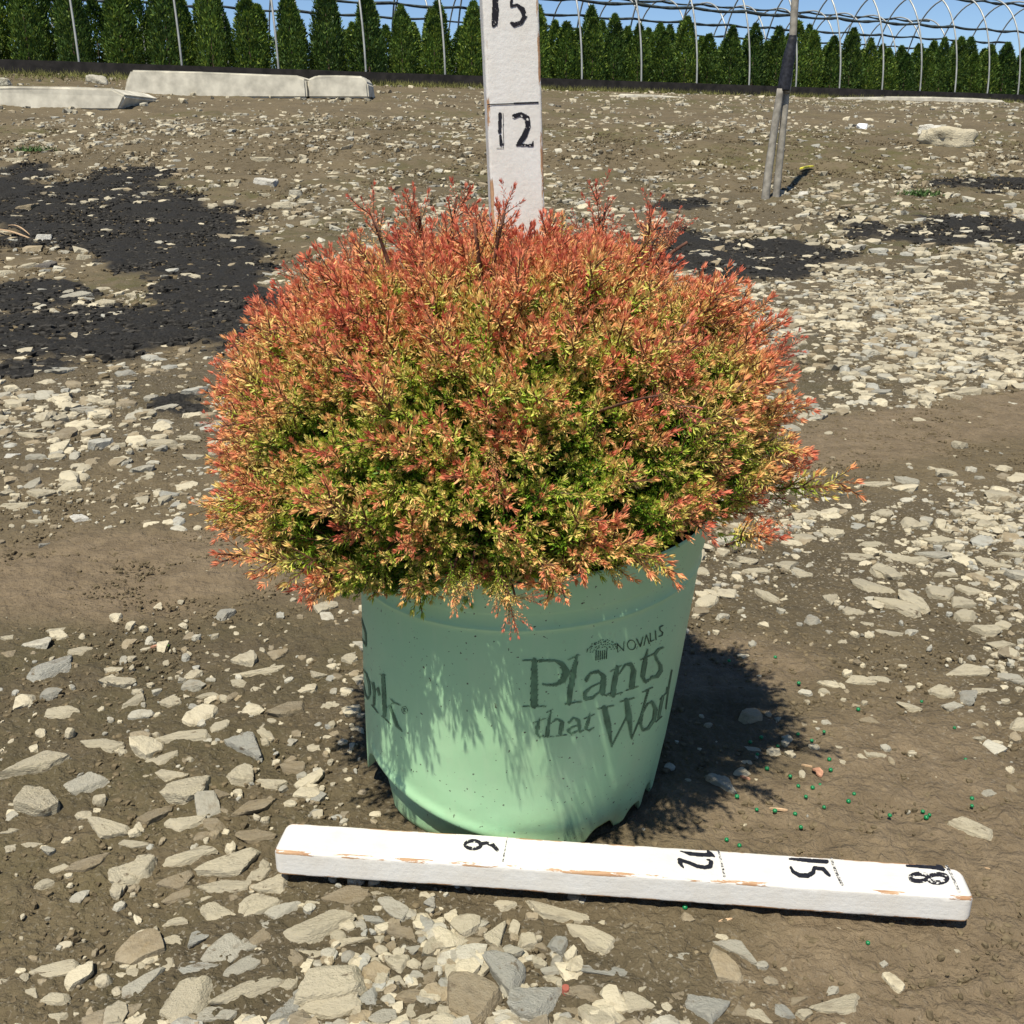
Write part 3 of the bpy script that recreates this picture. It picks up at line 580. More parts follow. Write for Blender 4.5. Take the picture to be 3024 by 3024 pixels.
pot = empty('plant_pot', (0, .692, 0), label='mint green plastic nursery pot holding the red and yellow shrub', cat='plant pot')
bpy.context.view_layer.update(); nth = 480; th = np.linspace(-math.pi, math.pi, nth, endpoint=False); zf = np.unique(np.concatenate([np.linspace(0, .06, 34), np.linspace(.06, .2, 30), pz[pz > .19], [.1995, .2015, .2122, .2328, .236]]))
zb = pot_bottom(np.degrees(th)); TH, ZZ = np.meshgrid(th, zf, indexing='ij')
ZZ2 = np.where(ZZ < .06, zb[:, None] + (ZZ / .06) * (.06 - zb[:, None]), ZZ)
V = pot_pt(TH, ZZ2).reshape(-1, 3); nz_ = len(zf)
i = np.arange(nth)[:, None] * nz_; i2 = ((np.arange(nth) + 1) % nth)[:, None] * nz_; j = np.arange(nz_ - 1)[None]
F = np.stack([i + j, i2 + j, i2 + j + 1, i + j + 1], -1).reshape(-1, 4)
# bottom edge turns inward
Vi = pot_pt(th, zb, -.012); Vi[:, 2] += .010; k0 = len(V); V = np.vstack([V, Vi]); j = np.arange(nth); jn = (j + 1) % nth
F = np.vstack([F, np.stack([jn * nz_, j * nz_, k0 + j, k0 + jn], 1)])
o = mk('pot_wall', V - np.array([0, .692, 0]), F, POT, pot, smooth=True)
TH, ZZ = np.meshgrid(th, np.array([.2385, .2375, .23, .185]), indexing='ij'); Vn = pot_pt(TH, ZZ, 0); cen = np.array([PT[0], PT[1], 0])
shr = np.array([.9935, .975, .955, .94]); Vn[..., 0] = cen[0] + (Vn[..., 0] - cen[0]) * shr; Vn[..., 1] = cen[1] + (Vn[..., 1] - cen[1]) * shr
Vn[:, 0, 2] += .0006; i = np.arange(nth)[:, None] * 4; i2 = ((np.arange(nth) + 1) % nth)[:, None] * 4; j = np.arange(3)[None]
mk('inner_wall', Vn.reshape(-1, 3) - np.array([0, .692, 0]), np.stack([i + j, i2 + j, i2 + j + 1, i + j + 1], -1).reshape(-1, 4), POTIN, pot, smooth=True)
# lettering, printed on the curved wall
def pgrid(t0, t1, z0, z1, off=.00035, st=.0003):
    a = np.arange(R(t0), R(t1), st / .118); z = np.arange(z0, z1, st); A, B = np.meshgrid(a, z, indexing='ij'); return pot_pt(A, B, off).reshape(-1, 3), A.shape
C3 = (1480, 1780, .31056); C9 = (1040, 1780, .2588)
plants = [[(315, 550, 30), (315, 760, 38), (312, 970, 40)], [(205, 548, 8), (500, 545, 9)], [(205, 985, 8), (425, 985, 8)], [(360, 560, 10), (500, 548, 14), (585, 590, 30), (620, 660, 42), (590, 735, 32), (520, 780, 18), (440, 785, 10), (395, 775, 14)],
 [(722, 505, 14), (695, 640, 30), (665, 800, 30), (645, 950, 30)], [(635, 545, 7), (745, 495, 8)], [(608, 965, 8), (765, 940, 8)],
 [(808, 735, 22), (850, 672, 12), (925, 655, 18), (975, 700, 28), (972, 790, 30), (962, 860, 28), (1000, 885, 10), (1032, 862, 7)], [(950, 760, 8), (860, 800, 10), (795, 860, 20), (800, 915, 20), (870, 905, 14), (940, 845, 8)],
 [(1105, 610, 18), (1085, 720, 26), (1062, 880, 26)], [(1040, 655, 6), (1145, 597, 7)], [(1030, 888, 6), (1155, 855, 7)], [(1115, 690, 6), (1180, 592, 12), (1240, 590, 24), (1262, 650, 28), (1240, 800, 26)], [(1190, 835, 6), (1305, 795, 7)],
 [(1395, 440, 6), (1370, 560, 22), (1345, 700, 22), (1370, 750, 20), (1420, 728, 8), (1440, 695, 5)], [(1325, 545, 6), (1445, 490, 8)],
 [(1542, 425, 10), (1500, 442, 12), (1462, 490, 15), (1482, 545, 18), (1515, 595, 20), (1520, 645, 20), (1485, 700, 18), (1430, 715, 14)]]
that = [[(375, 1085, 5), (352, 1150, 20), (338, 1240, 20), (365, 1278, 12), (402, 1262, 6)], [(305, 1142, 6), (420, 1100, 7)],
 [(480, 1022, 8), (455, 1130, 20), (437, 1265, 20)], [(405, 1275, 6), (500, 1272, 6)], [(432, 1045, 5), (490, 1015, 6)], [(470, 1150, 5), (530, 1105, 13), (580, 1135, 22), (565, 1250, 20)], [(525, 1268, 6), (620, 1257, 6)],
 [(645, 1140, 13), (690, 1098, 12), (738, 1120, 20), (745, 1190, 20), (747, 1228, 14), (785, 1215, 5)], [(730, 1165, 6), (665, 1190, 12), (635, 1225, 17), (668, 1250, 14), (728, 1218, 8)],
 [(850, 1042, 5), (828, 1130, 18), (806, 1200, 18), (835, 1218, 12), (882, 1188, 5)], [(790, 1105, 5), (890, 1060, 6)],
 [(985, 1005, 30), (1015, 1150, 34), (1052, 1370, 8)], [(915, 1012, 7), (1070, 978, 8)], [(1050, 1370, 8), (1190, 1095, 9)], [(1195, 930, 26), (1215, 1080, 32), (1240, 1295, 8)], [(1132, 942, 7), (1265, 905, 8)], [(1240, 1295, 7), (1330, 1080, 9), (1400, 830, 10)], [(1345, 852, 6), (1440, 805, 7)],
 [(1440, 945, 18), (1470, 1010, 22), (1455, 1110, 16), (1400, 1195, 14), (1348, 1212, 16), (1326, 1150, 16), (1345, 1045, 10), (1395, 960, 8), (1440, 945, 14)],
 [(1540, 890, 11), (1520, 980, 13), (1497, 1100, 11)], [(1470, 1135, 5), (1530, 1080, 5)], [(1510, 920, 4), (1575, 855, 5), (1580, 805, 7)], [(1625, 640, 6), (1592, 820, 7), (1568, 1010, 6)]]
nov = [[(1103, 392, 4), (1110, 470, 4)], [(1103, 392, 6), (1165, 455, 6)], [(1165, 455, 3), (1170, 368, 3)], ring(1240, 402, 38, 46, 4, -10), [(1290, 345, 6), (1325, 418, 5), (1350, 325, 3)],
 [(1358, 408, 3), (1383, 305, 4), (1410, 388, 6)], [(1418, 290, 5), (1422, 370, 5), (1458, 352, 3)], [(1468, 268, 5), (1474, 352, 5)], [(1540, 217, 5), (1510, 232, 5), (1512, 262, 6), (1538, 285, 6), (1530, 312, 5), (1500, 322, 4)]]
tree = []
for k, x in enumerate((905, 925, 945, 965, 985, 1005)): tree.append([(x, 460 - abs(k - 2.5) * 3, 4), (x - 4, 545 - k * 3, 5)])
rt = random.Random(4)
for rr_ in (55, 85, 115, 140):
    for k in range(int(rr_ / 7)):
        a = R(180 + 180 * (k + .5) / int(rr_ / 7)); x, y = 958 + rr_ * math.cos(a) + rt.uniform(-5, 5), 462 + rr_ * .72 * math.sin(a) + rt.uniform(-7, 7); tree.append([(x - 5, y + 3 - .12 * (x - 958), 2), (x + 4, y - 4 - .12 * (x - 958), 4)])
ork = [[(122, 755, 6), (160, 810, 9), (192, 930, 13), (200, 1050, 12), (178, 1100, 10), (145, 1040, 9), (118, 900, 8), (113, 790, 7), (122, 755, 6)],
 [(235, 915, 15), (250, 1010, 15), (247, 1170, 12)], [(205, 900, 6), (250, 918, 6)], [(222, 1165, 8), (295, 1262, 6)], [(258, 1010, 6), (290, 972, 14), (310, 1050, 15)],
 [(350, 825, 20), (362, 1050, 24), (370, 1290, 22)], [(310, 815, 7), (375, 826, 8)], [(337, 1290, 8), (435, 1382, 7)], [(395, 1195, 8), (460, 1145, 12), (480, 1150, 10)], [(437, 1098, 6), (470, 1135, 10), (545, 1170, 7)], [(430, 1180, 14), (470, 1290, 18), (508, 1400, 20), (572, 1472, 7)]]
ess = [[(80, 105, 6), (115, 230, 9), (150, 340, 9), (155, 490, 9)], [(155, 500, 6), (125, 440, 7), (92, 380, 5)]]
reg = [ring(597, 1225, 31, 44, 3, -10), [(585, 1200, 3), (590, 1250, 3)], [(585, 1200, 3), (607, 1208, 3), (605, 1222, 3), (588, 1226, 3), (612, 1248, 3)]]
GP1, GS1 = pgrid(-5, 88, .055, .215); GPL, GSL = pgrid(-95, -28, .05, .215); PB = .00035
GPF, GSF = pgrid(8, 88, .150, .215, st=.0002)
for nm, st, cr, gp, gsz in [('printed_lettering', plants, C3, GP1, GS1), ('printed_lettering', that, C3, GP1, GS1), ('printed_lettering', ork, C9, GPL, GSL), ('printed_letter', ess, C9, GPL, GSL)]:
    o = marks(nm, gp, gsz, st, cr, PRINT, pot, hi=-3.5); local(o, pot)
    o2 = marks('lettering_outline', gp, gsz, st, cr, PRINTD, o, lo=-5, hi=1.5); local(o2, pot)
for nm, st, cr, gp, gsz in [('printed_small_lettering', nov, C3, GPF, GSF), ('printed_tree_emblem', tree, C3, GPF, GSF), ('registered_mark', reg, C9, GPL, GSL)]:
    o = marks(nm, gp, gsz, st, cr, PRINTD, pot, hi=1.6); local(o, pot)
# soil disc in the pot
a = np.linspace(0, 2 * math.pi, 72, endpoint=False); rs = np.linspace(.004, .1165, 30); A, B = np.meshgrid(rs, a, indexing='ij')
X = PT[0] + A * np.cos(B); Y = PT[1] + .002 + A * np.sin(B); Zs = .203 + .006 * fbm(X * 60, Y * 60, o=4, s=7) + .045 * (X) * .6
V = np.stack([X, Y, Zs], -1).reshape(-1, 3); i = (np.arange(29)[:, None] * 72); j = np.arange(72)[None]; k = (j + 1) % 72
tag(mk('potting_soil', V, np.stack([i + j, i + k, i + 72 + k, i + 72 + j], -1).reshape(-1, 4)[:, ::-1], SOIL, smooth=True), 'dark potting soil filling the green pot under the shrub', 'soil', kind='stuff')

# ---------------------------------------------------------------- the shrub
def nrmz(v): return v / (np.linalg.norm(v, axis=-1, keepdims=True) + 1e-12)
def sprig(seed, L=.040, nside=6, dens_=1.0):
    """returns needle quads: V (n,4,3), t (n,4) tip-ness, and twig line tris"""
    r = np.random.default_rng(seed); V = []; Tt = []
    def axis(p0, d, ln, t0, t1, curve):
        n = max(6, int(ln / .00085 * dens_)); ts = np.linspace(0.02, 1, n); ph = r.uniform(0, 6.28)
        d = nrmz(d); pts = p0 + d * ln * ts[:, None] + curve * (ts[:, None] ** 2) * ln * .25
        tg = nrmz(d + curve * .5 * ts[:, None])
        a = nrmz(np.cross(tg, r.normal(size=3))); b = np.cross(tg, a); an = ph + np.arange(n) * 2.4 + r.normal(0, .3, n)
        out = np.cos(an)[:, None] * a + np.sin(an)[:, None] * b
        open_ = (.85 - .52 * ts ** 2)[:, None] + r.normal(0, .10, n)[:, None]
        nd = nrmz(tg * (1 - open_ * .55) + out * open_)
        ln_ = (.0060 * (1 - .25 * ts) * r.uniform(.7, 1.2, n))[:, None]; w = (.00044 * r.uniform(.8, 1.25, n))[:, None]
        sd_ = nrmz(np.cross(nd, tg + .3 * r.normal(size=(n, 3)))); bend = out * -.12 * ln_
        q = np.stack([pts - sd_ * w * .7, pts + nd * ln_ * .55 - sd_ * w * 1.15 - bend, pts + nd * ln_ , pts + nd * ln_ * .55 + sd_ * w * 1.15 - bend], 1)
        V.append(q); tt = t0 + (t1 - t0) * ts; Tt.append(np.stack([tt - .1, tt, tt + .04, tt], 1))
        m7 = 7; an7 = np.arange(m7) * 2.4 + ph; o7 = np.cos(an7)[:, None] * a[-1] + np.sin(an7)[:, None] * b[-1]
        nd = nrmz(tg[-1] + o7 * r.uniform(.12, .42, m7)[:, None]); l7 = (.0058 * r.uniform(.75, 1.15, m7))[:, None]; s7 = nrmz(np.cross(nd, o7 + .4 * r.normal(size=(m7, 3)))) * .0005
        p7 = pts[-1] - tg[-1] * .0015 + o7 * .0004; V.append(np.stack([p7 - s7 * .6, p7 + nd * l7 * .5 - s7, p7 + nd * l7, p7 + nd * l7 * .5 + s7], 1)); Tt.append(np.full((m7, 4), t1 - .02))
        # twig
        pa = np.vstack([p0, pts[n // 2], pts[-1]]); wv = nrmz(np.cross(d, r.normal(size=3)))
        for q0, q1, ww in ((pa[0], pa[1], .0007), (pa[1], pa[2], .0005)):
            V.append(np.array([[q0 - wv * ww, q1 - wv * ww * .7, q1 + wv * ww * .7, q0 + wv * ww]])); Tt.append(np.full((1, 4), -1.0))
        return pts, tg
    cv = r.normal(size=3) * .35
    pts, tg = axis(np.zeros(3), np.array([0, 0, 1.0]), L, 0, 1, cv)
    for k in range(nside):
        f = .12 + .72 * (k + r.uniform(0, .8)) / nside; ii = int(f * (len(pts) - 1)); az = k * 2.4 + r.uniform(-.5, .5)
        d = np.array([math.cos(az), math.sin(az), 0]) * r.uniform(.6, .95) + tg[ii]
        axis(pts[ii], d, L * r.uniform(.30, .50) * (1.1 - .5 * f), f * .75, min(1, f * .5 + .55), np.array([0, 0, .6]) + r.normal(size=3) * .2)
    return np.vstack(V), np.vstack(Tt)
SPR = [sprig(50 + i, nside=5 + i % 4) for i in range(12)]; TALL = [sprig(90 + i, L=.075, nside=10, dens_=.85) for i in range(4)]
BC = np.array([-.006, .678, .272])
def place_sprigs(P, D, scl, red, T, lib, cols):
    Vs = []; Cs = []
    for t_ in range(len(lib)):
        k = np.where(T == t_)[0]
        if not len(k): continue
        SV, ST = lib[t_]; d = nrmz(D[k]); a = nrmz(np.cross(d, RNG.normal(size=d.shape))); b = np.cross(d, a)
        M3 = np.stack([a, b, d], 1) * scl[k][:, None, None]                         # rows
        q = np.einsum('nvc,mcd->mnvd', SV, M3) + P[k][:, None, None, :]
        t = ST[None] * 1.0; rr2 = red[k][:, None, None]
        jit = RNG.normal(0, .06, (len(k), SV.shape[0], 1))
        val = np.clip(np.maximum(rr2 + .80 * (t - .60), rr2 * .40) + jit, 0, 1)
        c = np.stack([np.interp(val, cols[0], cols[1][i]) for i in range(3)], -1)
        br = RNG.uniform(.8, 1.2, (len(k), SV.shape[0], 1, 1)); c = c * br
        tw = (ST < -.5)[None, ..., None]; c = np.where(tw, np.array([.13, .055, .035]), c)
        Vs.append(q.reshape(-1, 3)); Cs.append(c.reshape(-1, 3))
    return np.vstack(Vs), np.vstack(Cs)
RAMP = ([0, .18, .36, .52, .68, .85, 1.0], ([.045, .16, .46, .78, .82, .78, .62], [.135, .32, .57, .63, .43, .27, .16], [.012, .02, .06, .21, .18, .15, .10]))
def domeR(d):
    a, bb, cu, cd = .175, .160, .134, .05
    z = d[:, 2]; cd = .050 - .030 * np.clip(d[:, 0] * 1.3, -.5, 1); cz = np.where(z > 0, cu, cd); p_ = 2.15
    r = 1 / ((np.abs(d[:, 0]) / a) ** p_ + (np.abs(d[:, 1]) / bb) ** p_ + (np.abs(z) / cz) ** p_) ** (1 / p_)
    return r * (1 + .09 * fbm(d[:, 0] * 2.6 + 5, d[:, 1] * 2.6, d[:, 2] * 2.6, o=2, s=201) + .13 * fbm(d[:, 0] * 6 + 5, d[:, 1] * 6, d[:, 2] * 6, o=2, s=202))
def shell(n, lo, hi, zmin=-.5):
    d = nrmz(RNG.normal(size=(n * 3, 3))); d = d[d[:, 2] > zmin]; d = d[(d[:, 1] < .55) | (RNG.random(len(d)) < .6)][:n]
    rad = domeR(d); f = RNG.uniform(lo, hi, len(d)); return d, rad * f, f
sets = []
d, r_, f = shell(5000, .80, .985); gap = fbm(d[:, 0] * 6.5, d[:, 1] * 6.5, d[:, 2] * 6.5, o=2, s=210); k = gap > -.20; d, r_, f = d[k], r_[k], f[k]
P = BC + d * r_[:, None]
def trim(P): return ~((P[:, 2] < .250 + .35 * (P[:, 0] - .05)) & (P[:, 0] > .03) & (P[:, 0] < .125) & (P[:, 1] < .70)) 
k = trim(P); d, r_, f, P = d[k], r_[k], f[k], P[k]
dirs = nrmz(d * np.array([1, 1, .9]) + np.array([0, -.05, .42]) + RNG.normal(0, .30, d.shape))
# redder at the top and round the rim as seen from the front, greener low and in the middle
rim = np.sqrt((P[:, 0] / .18) ** 2 + (np.clip(P[:, 2] - .27, 0, 1) / .14) ** 2)
red = .185 + .29 * sstep(.40, 1.15, rim) + .16 * sstep(.9, 1.0, f) + .10 * fbm(P[:, 0] * 22, P[:, 1] * 22, P[:, 2] * 22, o=2, s=220) + RNG.normal(0, .07, len(P)) + .07 * sstep(.32, .42, P[:, 2])
sets.append(place_sprigs(P - dirs * .011, dirs, RNG.uniform(.48, .86, len(P)), red, RNG.integers(0, 12, len(P)), SPR, RAMP))
d, r_, f = shell(2200, .45, .82); P = BC + d * r_[:, None]; dirs = nrmz(d + np.array([0, 0, .4]) + RNG.normal(0, .5, d.shape))
sets.append(place_sprigs(P - dirs * .012, dirs, RNG.uniform(.7, 1.1, len(P)), .06 + RNG.normal(0, .06, len(P)) + .1 * sstep(.6, .82, f), RNG.integers(0, 12, len(P)), SPR, RAMP))
# longer shoots that break the outline, radiating
d, r_, f = shell(700, .93, 1.07, -.22); P = BC + d * r_[:, None]; k = trim(P); d, P = d[k], P[k]; dirs = nrmz(d + np.array([0, 0, .35]) + RNG.normal(0, .18, d.shape))
sets.append(place_sprigs(P - dirs * .022, dirs, RNG.uniform(.7, 1.15, len(P)), .56 + RNG.normal(0, .10, len(P)) + .10 * sstep(.3, .4, P[:, 2]), RNG.integers(0, 12, len(P)), SPR, RAMP))
# shoots the photograph shows one by one: tip pixel, root pixel, distance
SH_ = [((1230, 535), (1260, 780), .69, .8), ((1350, 520), (1300, 790), .70, .85), ((1210, 590), (1200, 800), .68, .8), ((1100, 580), (1150, 780), .67, .85), ((1490, 570), (1440, 790), .62, .85), ((1400, 600), (1420, 780), .62, .85),
 ((1790, 545), (1765, 760), .72, .95), ((1700, 640), (1760, 740), .71, .9), ((1830, 650), (1770, 740), .71, .9), ((1905, 590), (1915, 780), .70, .9), ((2030, 655), (1930, 760), .69, .9), ((1990, 650), (1920, 770), .70, .9), ((1870, 690), (1850, 820), .66, .9),
 ((2140, 825), (2010, 930), .66, .85), ((2060, 810), (1960, 900), .66, .85), ((2350, 1000), (2200, 1120), .64, .9), ((2360, 1035), (2210, 1130), .64, .9), ((2330, 1070), (2200, 1150), .64, .85), ((2240, 980), (2120, 1080), .65, .9), ((2350, 1380), (2200, 1450), .63, .75), ((2310, 1560), (2150, 1500), .62, .6),
 ((2330, 1480), (2180, 1480), .63, .7), ((830, 770), (930, 880), .66, .85), ((730, 860), (850, 970), .65, .85), ((690, 990), (850, 1040), .64, .85), ((655, 1050), (800, 1130), .64, .85), ((620, 1235), (780, 1290), .63, .8), ((640, 1340), (790, 1390), .62, .8), ((590, 1480), (760, 1540), .62, .45), ((760, 1620), (900, 1590), .58, .75),
 ((990, 700), (1060, 850), .66, .85), ((940, 800), (1010, 900), .66, .85), ((1545, 1885), (1480, 1700), .50, .75), ((1600, 1780), (1490, 1760), .50, .75), ((1690, 1730), (1560, 1660), .50, .6), ((1340, 1800), (1330, 1650), .51, .5), ((1390, 1790), (1390, 1640), .505, .55), ((1130, 1750), (1120, 1600), .53, .35), ((1110, 1740), (1060, 1600), .54, .4), ((1240, 1720), (1230, 1600), .52, .4), ((1470, 1810), (1470, 1680), .50, .6),
 ((1660, 690), (1650, 820), .62, .85), ((1570, 700), (1570, 820), .62, .85), ((2050, 1270), (1920, 1120), .50, .8), ((1480, 1420), (1440, 1300), .485, .75)]
for (tx, ty), (bx_, by_), dd, rd in SH_:
    tip = at_y(tx, ty, dd); rt_ = at_y(bx_, by_, dd + .01); v = tip - rt_; ln = np.linalg.norm(v)
    sets.append(place_sprigs(rt_[None], v[None], np.array([ln / .075]), np.array([rd]), RNG.integers(0, 4, 1), TALL, RAMP))
V = np.vstack([s[0] for s in sets]); Cc = np.vstack([s[1] for s in sets]); n = len(V) // 4
bush = empty('shrub', (float(PT[0]), float(PT[1]), .207), label='rounded needle-leaved shrub with salmon red tips and yellow green foliage in the pot', cat='shrub')
off = np.array([PT[0], PT[1], .207])
mk('foliage', V - off, np.arange(n * 4).reshape(-1, 4), LEAF, bush, smooth=True, col=Cc); print('needles', n)
# woody stems
prs = []
for k in range(60):
    d = nrmz(RNG.normal(size=(1, 3)) + np.array([[0, 0, .5]]))[0]
    if d[2] < -.1: d[2] = abs(d[2])
    e = BC + d * domeR(d[None])[0] * RNG.uniform(.75, .95); s0 = off + RNG.normal(0, .006, 3) * np.array([1, 1, 0]); t = np.linspace(0, 1, 9)[:, None]
    mid = s0 + (e - s0) * t + np.array([0, 0, 1]) * (t * (1 - t)) * .06 * (1 - d[2]) + RNG.normal(0, .002, (9, 3)) * t
    prs.append(tube(mid - off, np.linspace(.0042, .0012, 9), 6))
for (tx, ty), (bx_, by_), dd, rd in SH_[13:]:
    rt_ = at_y(bx_, by_, dd + .01); inn = BC + (rt_ - BC) * .45; tip = at_y(tx, ty, dd); t = np.linspace(0, 1, 7)[:, None]
    prs.append(tube(inn * (1 - t) ** 2 + 2 * t * (1 - t) * (inn * .4 + rt_ * .6) + (rt_ * .7 + tip * .3) * t ** 2 - off, np.linspace(.0013, .0006, 7), 6))
for (tx, ty), (bx_, by_), dd, rd in SH_[:13]:
    tip = at_y(tx, ty + 60, dd); rt_ = at_y(bx_, by_ , dd + .01); low = BC + np.array([rt_[0] * .3, 0, -.04]); t = np.linspace(0, 1, 10)[:, None]
    P = (1 - t) ** 2 * low + 2 * t * (1 - t) * (rt_ + (rt_ - tip) * .8) + t ** 2 * tip; prs.append(tube(P - off, np.linspace(.003, .0009, 10), 6))
V, F = merge(prs); mk('stems', V, F, BARK, bush, smooth=True)

# ---------------------------------------------------------------- wooden stakes with dark tape
PB_ = onground(2275, 588); YS = PB_[1]
st = empty('stake_post', tuple(PB_), label='grey wooden stakes bound with dark tape to an upper pole on the slope', cat='post')
def px_tube(pts, rad, mat, name, parent, dy=0, n=10):
    P = np.array([at_y(x, y, YS + dy) for x, y in pts]); t = np.linspace(0, 1, 24)
    Q = np.stack([np.interp(t, np.linspace(0, 1, len(P)), P[:, i]) for i in range(3)], 1)
    rj = np.interp(t, np.linspace(0, 1, len(rad)), rad) * (1 + .05 * vnoise(t * 9, t * 0, s=int(pts[0][0]))); V, F = tube(Q - PB_, rj, n); return mk(name, V, F, mat, parent, smooth=True)
kpx = ((PB_ - O) @ FW) / FPX
px_tube([(2259, 598), (2270, 500), (2287, 380), (2305, 262)], np.array([12, 11.5, 11, 10]) * kpx, WOOD, 'stake', st)
px_tube([(2290, 600), (2300, 500), (2312, 380), (2323, 262)], np.array([11, 10.5, 10, 9.5]) * kpx, WOOD, 'stake', st, .03)
px_tube([(2322, 275), (2341, 110), (2348, 0), (2420, -850)], np.array([12, 11, 10.5, 12]) * kpx, WOOD, 'upper_pole', st, .015)
px_tube([(2314, 268), (2317, 245), (2330, 170), (2340, 118), (2342, 104)], np.array([18, 19, 18, 13, 10.5]) * kpx, TAPE, 'tape_wrap', st, .012, 12)

# ---------------------------------------------------------------- hoop houses
hd = np.array([HB[0] - HA[0], HB[1] - HA[1], 0]); hd /= np.linalg.norm(hd); ha = np.array([-hd[1], hd[0], 0])
legs_px = [(-560, 0), (-170, 0), (250, 0), (560, 0), (845, 0), (1090, 0), (1315, 0), (1520, 0), (1712, 0), (1885, 0), (2055, 0), (2205, 0), (2345, 0), (2475, 0), (2598, 0), (2712, 0), (2815, 0), (2910, 0), (3000, 0), (3085, 0), (3165, 0)]
def base_at(x):                  # point of the base line seen at photo column x
    lo, hi = -8.0, 40.0
    for _ in range(50):
        m = (lo + hi) / 2; P = HA + (HB - HA) / np.linalg.norm(HB - HA) * m
        if proj(P)[0] < x: lo = m
        else: hi = m
    return m
hu = (HB - HA) / np.linalg.norm(HB - HA)
ts = np.array([base_at(x) for x, _ in legs_px]); tsx = np.linspace(ts[0], ts[-1], len(ts)); ts = .35 * ts + .65 * np.interp(np.arange(len(ts)), np.arange(len(ts)), np.polyval(np.polyfit(np.arange(len(ts)), ts, 2), np.arange(len(ts))))
SP, HT = 1.12, 1.92
def hoop_house(shift, label, rows_purl, board=True):
    b = HA + ha * shift; root = empty('hoop_house', tuple(b), label=label, cat='hoop house')
    an = np.linspace(0, 180, 33)
    for i, t in enumerate(ts):
        c0 = hu * t; jx = RNG.normal(0, .012)
        P = [c0 + ha * (SP - SP * np.sign(math.cos(R(q))) * abs(math.cos(R(q))) ** .8) + np.array([0, 0, HT * abs(math.sin(R(q))) ** .95 - (.25 if q in (0, 180) else 0)]) + hd * jx for q in an]
        V, F = tube(P, .0145, 8); mk('hoop', V, F, GALV, root, smooth=True)
    for q, rad in rows_purl:
        off_ = ha * (SP - SP * math.copysign(abs(math.cos(R(q))) ** .8, math.cos(R(q)))) + np.array([0, 0, HT * math.sin(R(q)) ** .95 - .02]); tt = np.linspace(ts[0] - .3, ts[-1] + .3, 260)
        sag = np.abs(np.sin(np.interp(tt, ts, np.arange(len(ts))) * math.pi)) * -.03
        P = hu * tt[:, None] + off_ + np.stack([0 * tt, 0 * tt, sag], 1); V, F = tube(P, .016 * rad * (1 + .3 * vnoise(tt * 6, tt * 0, s=3)), 7); mk('purlin', V, F, ROPE, root, smooth=True)
    if board:
        tt = np.linspace(ts[0] - .3, ts[-1] + .3, 120); o_ = -ha * .03
        top, bot = .155, -.25; cor = []
        for t in tt:
            c0 = hu * t + o_; cor += [c0 + [0, 0, bot], c0 + [0, 0, top], c0 + ha * .04 + [0, 0, top + .004 * math.sin(t * 2)], c0 + ha * .04 + [0, 0, bot]]
        i = np.arange(len(tt) - 1)[:, None] * 4; j = np.arange(4)[None]; k = (j + 1) % 4
        mk('base_board', np.array(cor), np.stack([i + j, i + k, i + 4 + k, i + 4 + j], -1).reshape(-1, 4), BOARD, root)
hoop_house(0, 'long frame of steel hoops with black baseboard, nearest on the slope', [(42, 1.5), (90, 1.5), (138, 1.3)])
hoop_house(3.1, 'second frame of bare steel hoops standing behind the nearest one', [(40, 1.2), (90, 1.3)], False)

# ---------------------------------------------------------------- conifers in rows
def conifer(seed, Hh=1.3, Rr=.235, n=3800):
    r = np.random.default_rng(seed); t = r.random(n) ** .85; a = r.uniform(0, 2 * math.pi, n)
    prof_ = np.interp(t, [0, .08, .3, .6, .85, 1], [.72, .95, 1, .80, .48, .06])
    lob = 1 + .42 * fbm(np.cos(a) * 1.6 + seed, np.sin(a) * 1.6, t * 7, o=3, s=seed)
    rad = Rr * prof_ * lob * (.45 + .55 * r.random(n) ** .45)
    P = np.stack([rad * np.cos(a), rad * np.sin(a), .05 + t * (Hh - .05) * (1 - .04 * rad / Rr)], 1)
    o_ = np.stack([np.cos(a), np.sin(a), 0 * a], 1); dr = nrmz(o_ * .55 + np.array([0, 0, .9]) + r.normal(0, .35, (n, 3))); sd_ = nrmz(np.cross(dr, o_ + r.normal(0, .5, (n, 3))))
    ln = r.uniform(.035, .08, n)[:, None]; w = r.uniform(.008, .016, n)[:, None]
    q = np.stack([P, P + dr * ln * .5 - sd_ * w, P + dr * ln, P + dr * ln * .5 + sd_ * w], 1)
    cl = .5 + .5 * fbm(P[:, 0] * 9 + seed, P[:, 1] * 9, P[:, 2] * 9, o=2, s=seed + 1); g_ = np.array([.066, .125, .026])[None] * (.5 + 1.2 * cl)[:, None] + np.array([.09, .10, .01])[None] * (r.random(n) < .25)[:, None]
    return q.reshape(-1, 3), np.repeat(g_, 4, 0)
CV = []
for i in range(6):
    V, Cq = conifer(400 + i, 1.3 + .06 * (i % 3 - 1)); CV.append(mk('crown', V, np.arange(len(V)).reshape(-1, 4), TLEAF, col=Cq, link=False, smooth=True))
V, F = tube([(0, 0, -.1), (0, 0, .3), (0, 0, 1.0)], [.016, .014, .006], 6); TRK = mk('trunk', V, F, BARKT, link=False)
rows = [(.42, 'in the nearest row under the front steel hoops', 0), (.98, 'in the second row under the front steel hoops', .25), (1.55, 'in the third row under the front steel hoops', .1),
        (3.6, 'in the row under the rear steel hoops', .3), (4.3, 'in the farthest row behind the steel hoops', .05)]
ROWN = defaultdict(list)
def gapi(t): return int(np.searchsorted(ts[2:], t))
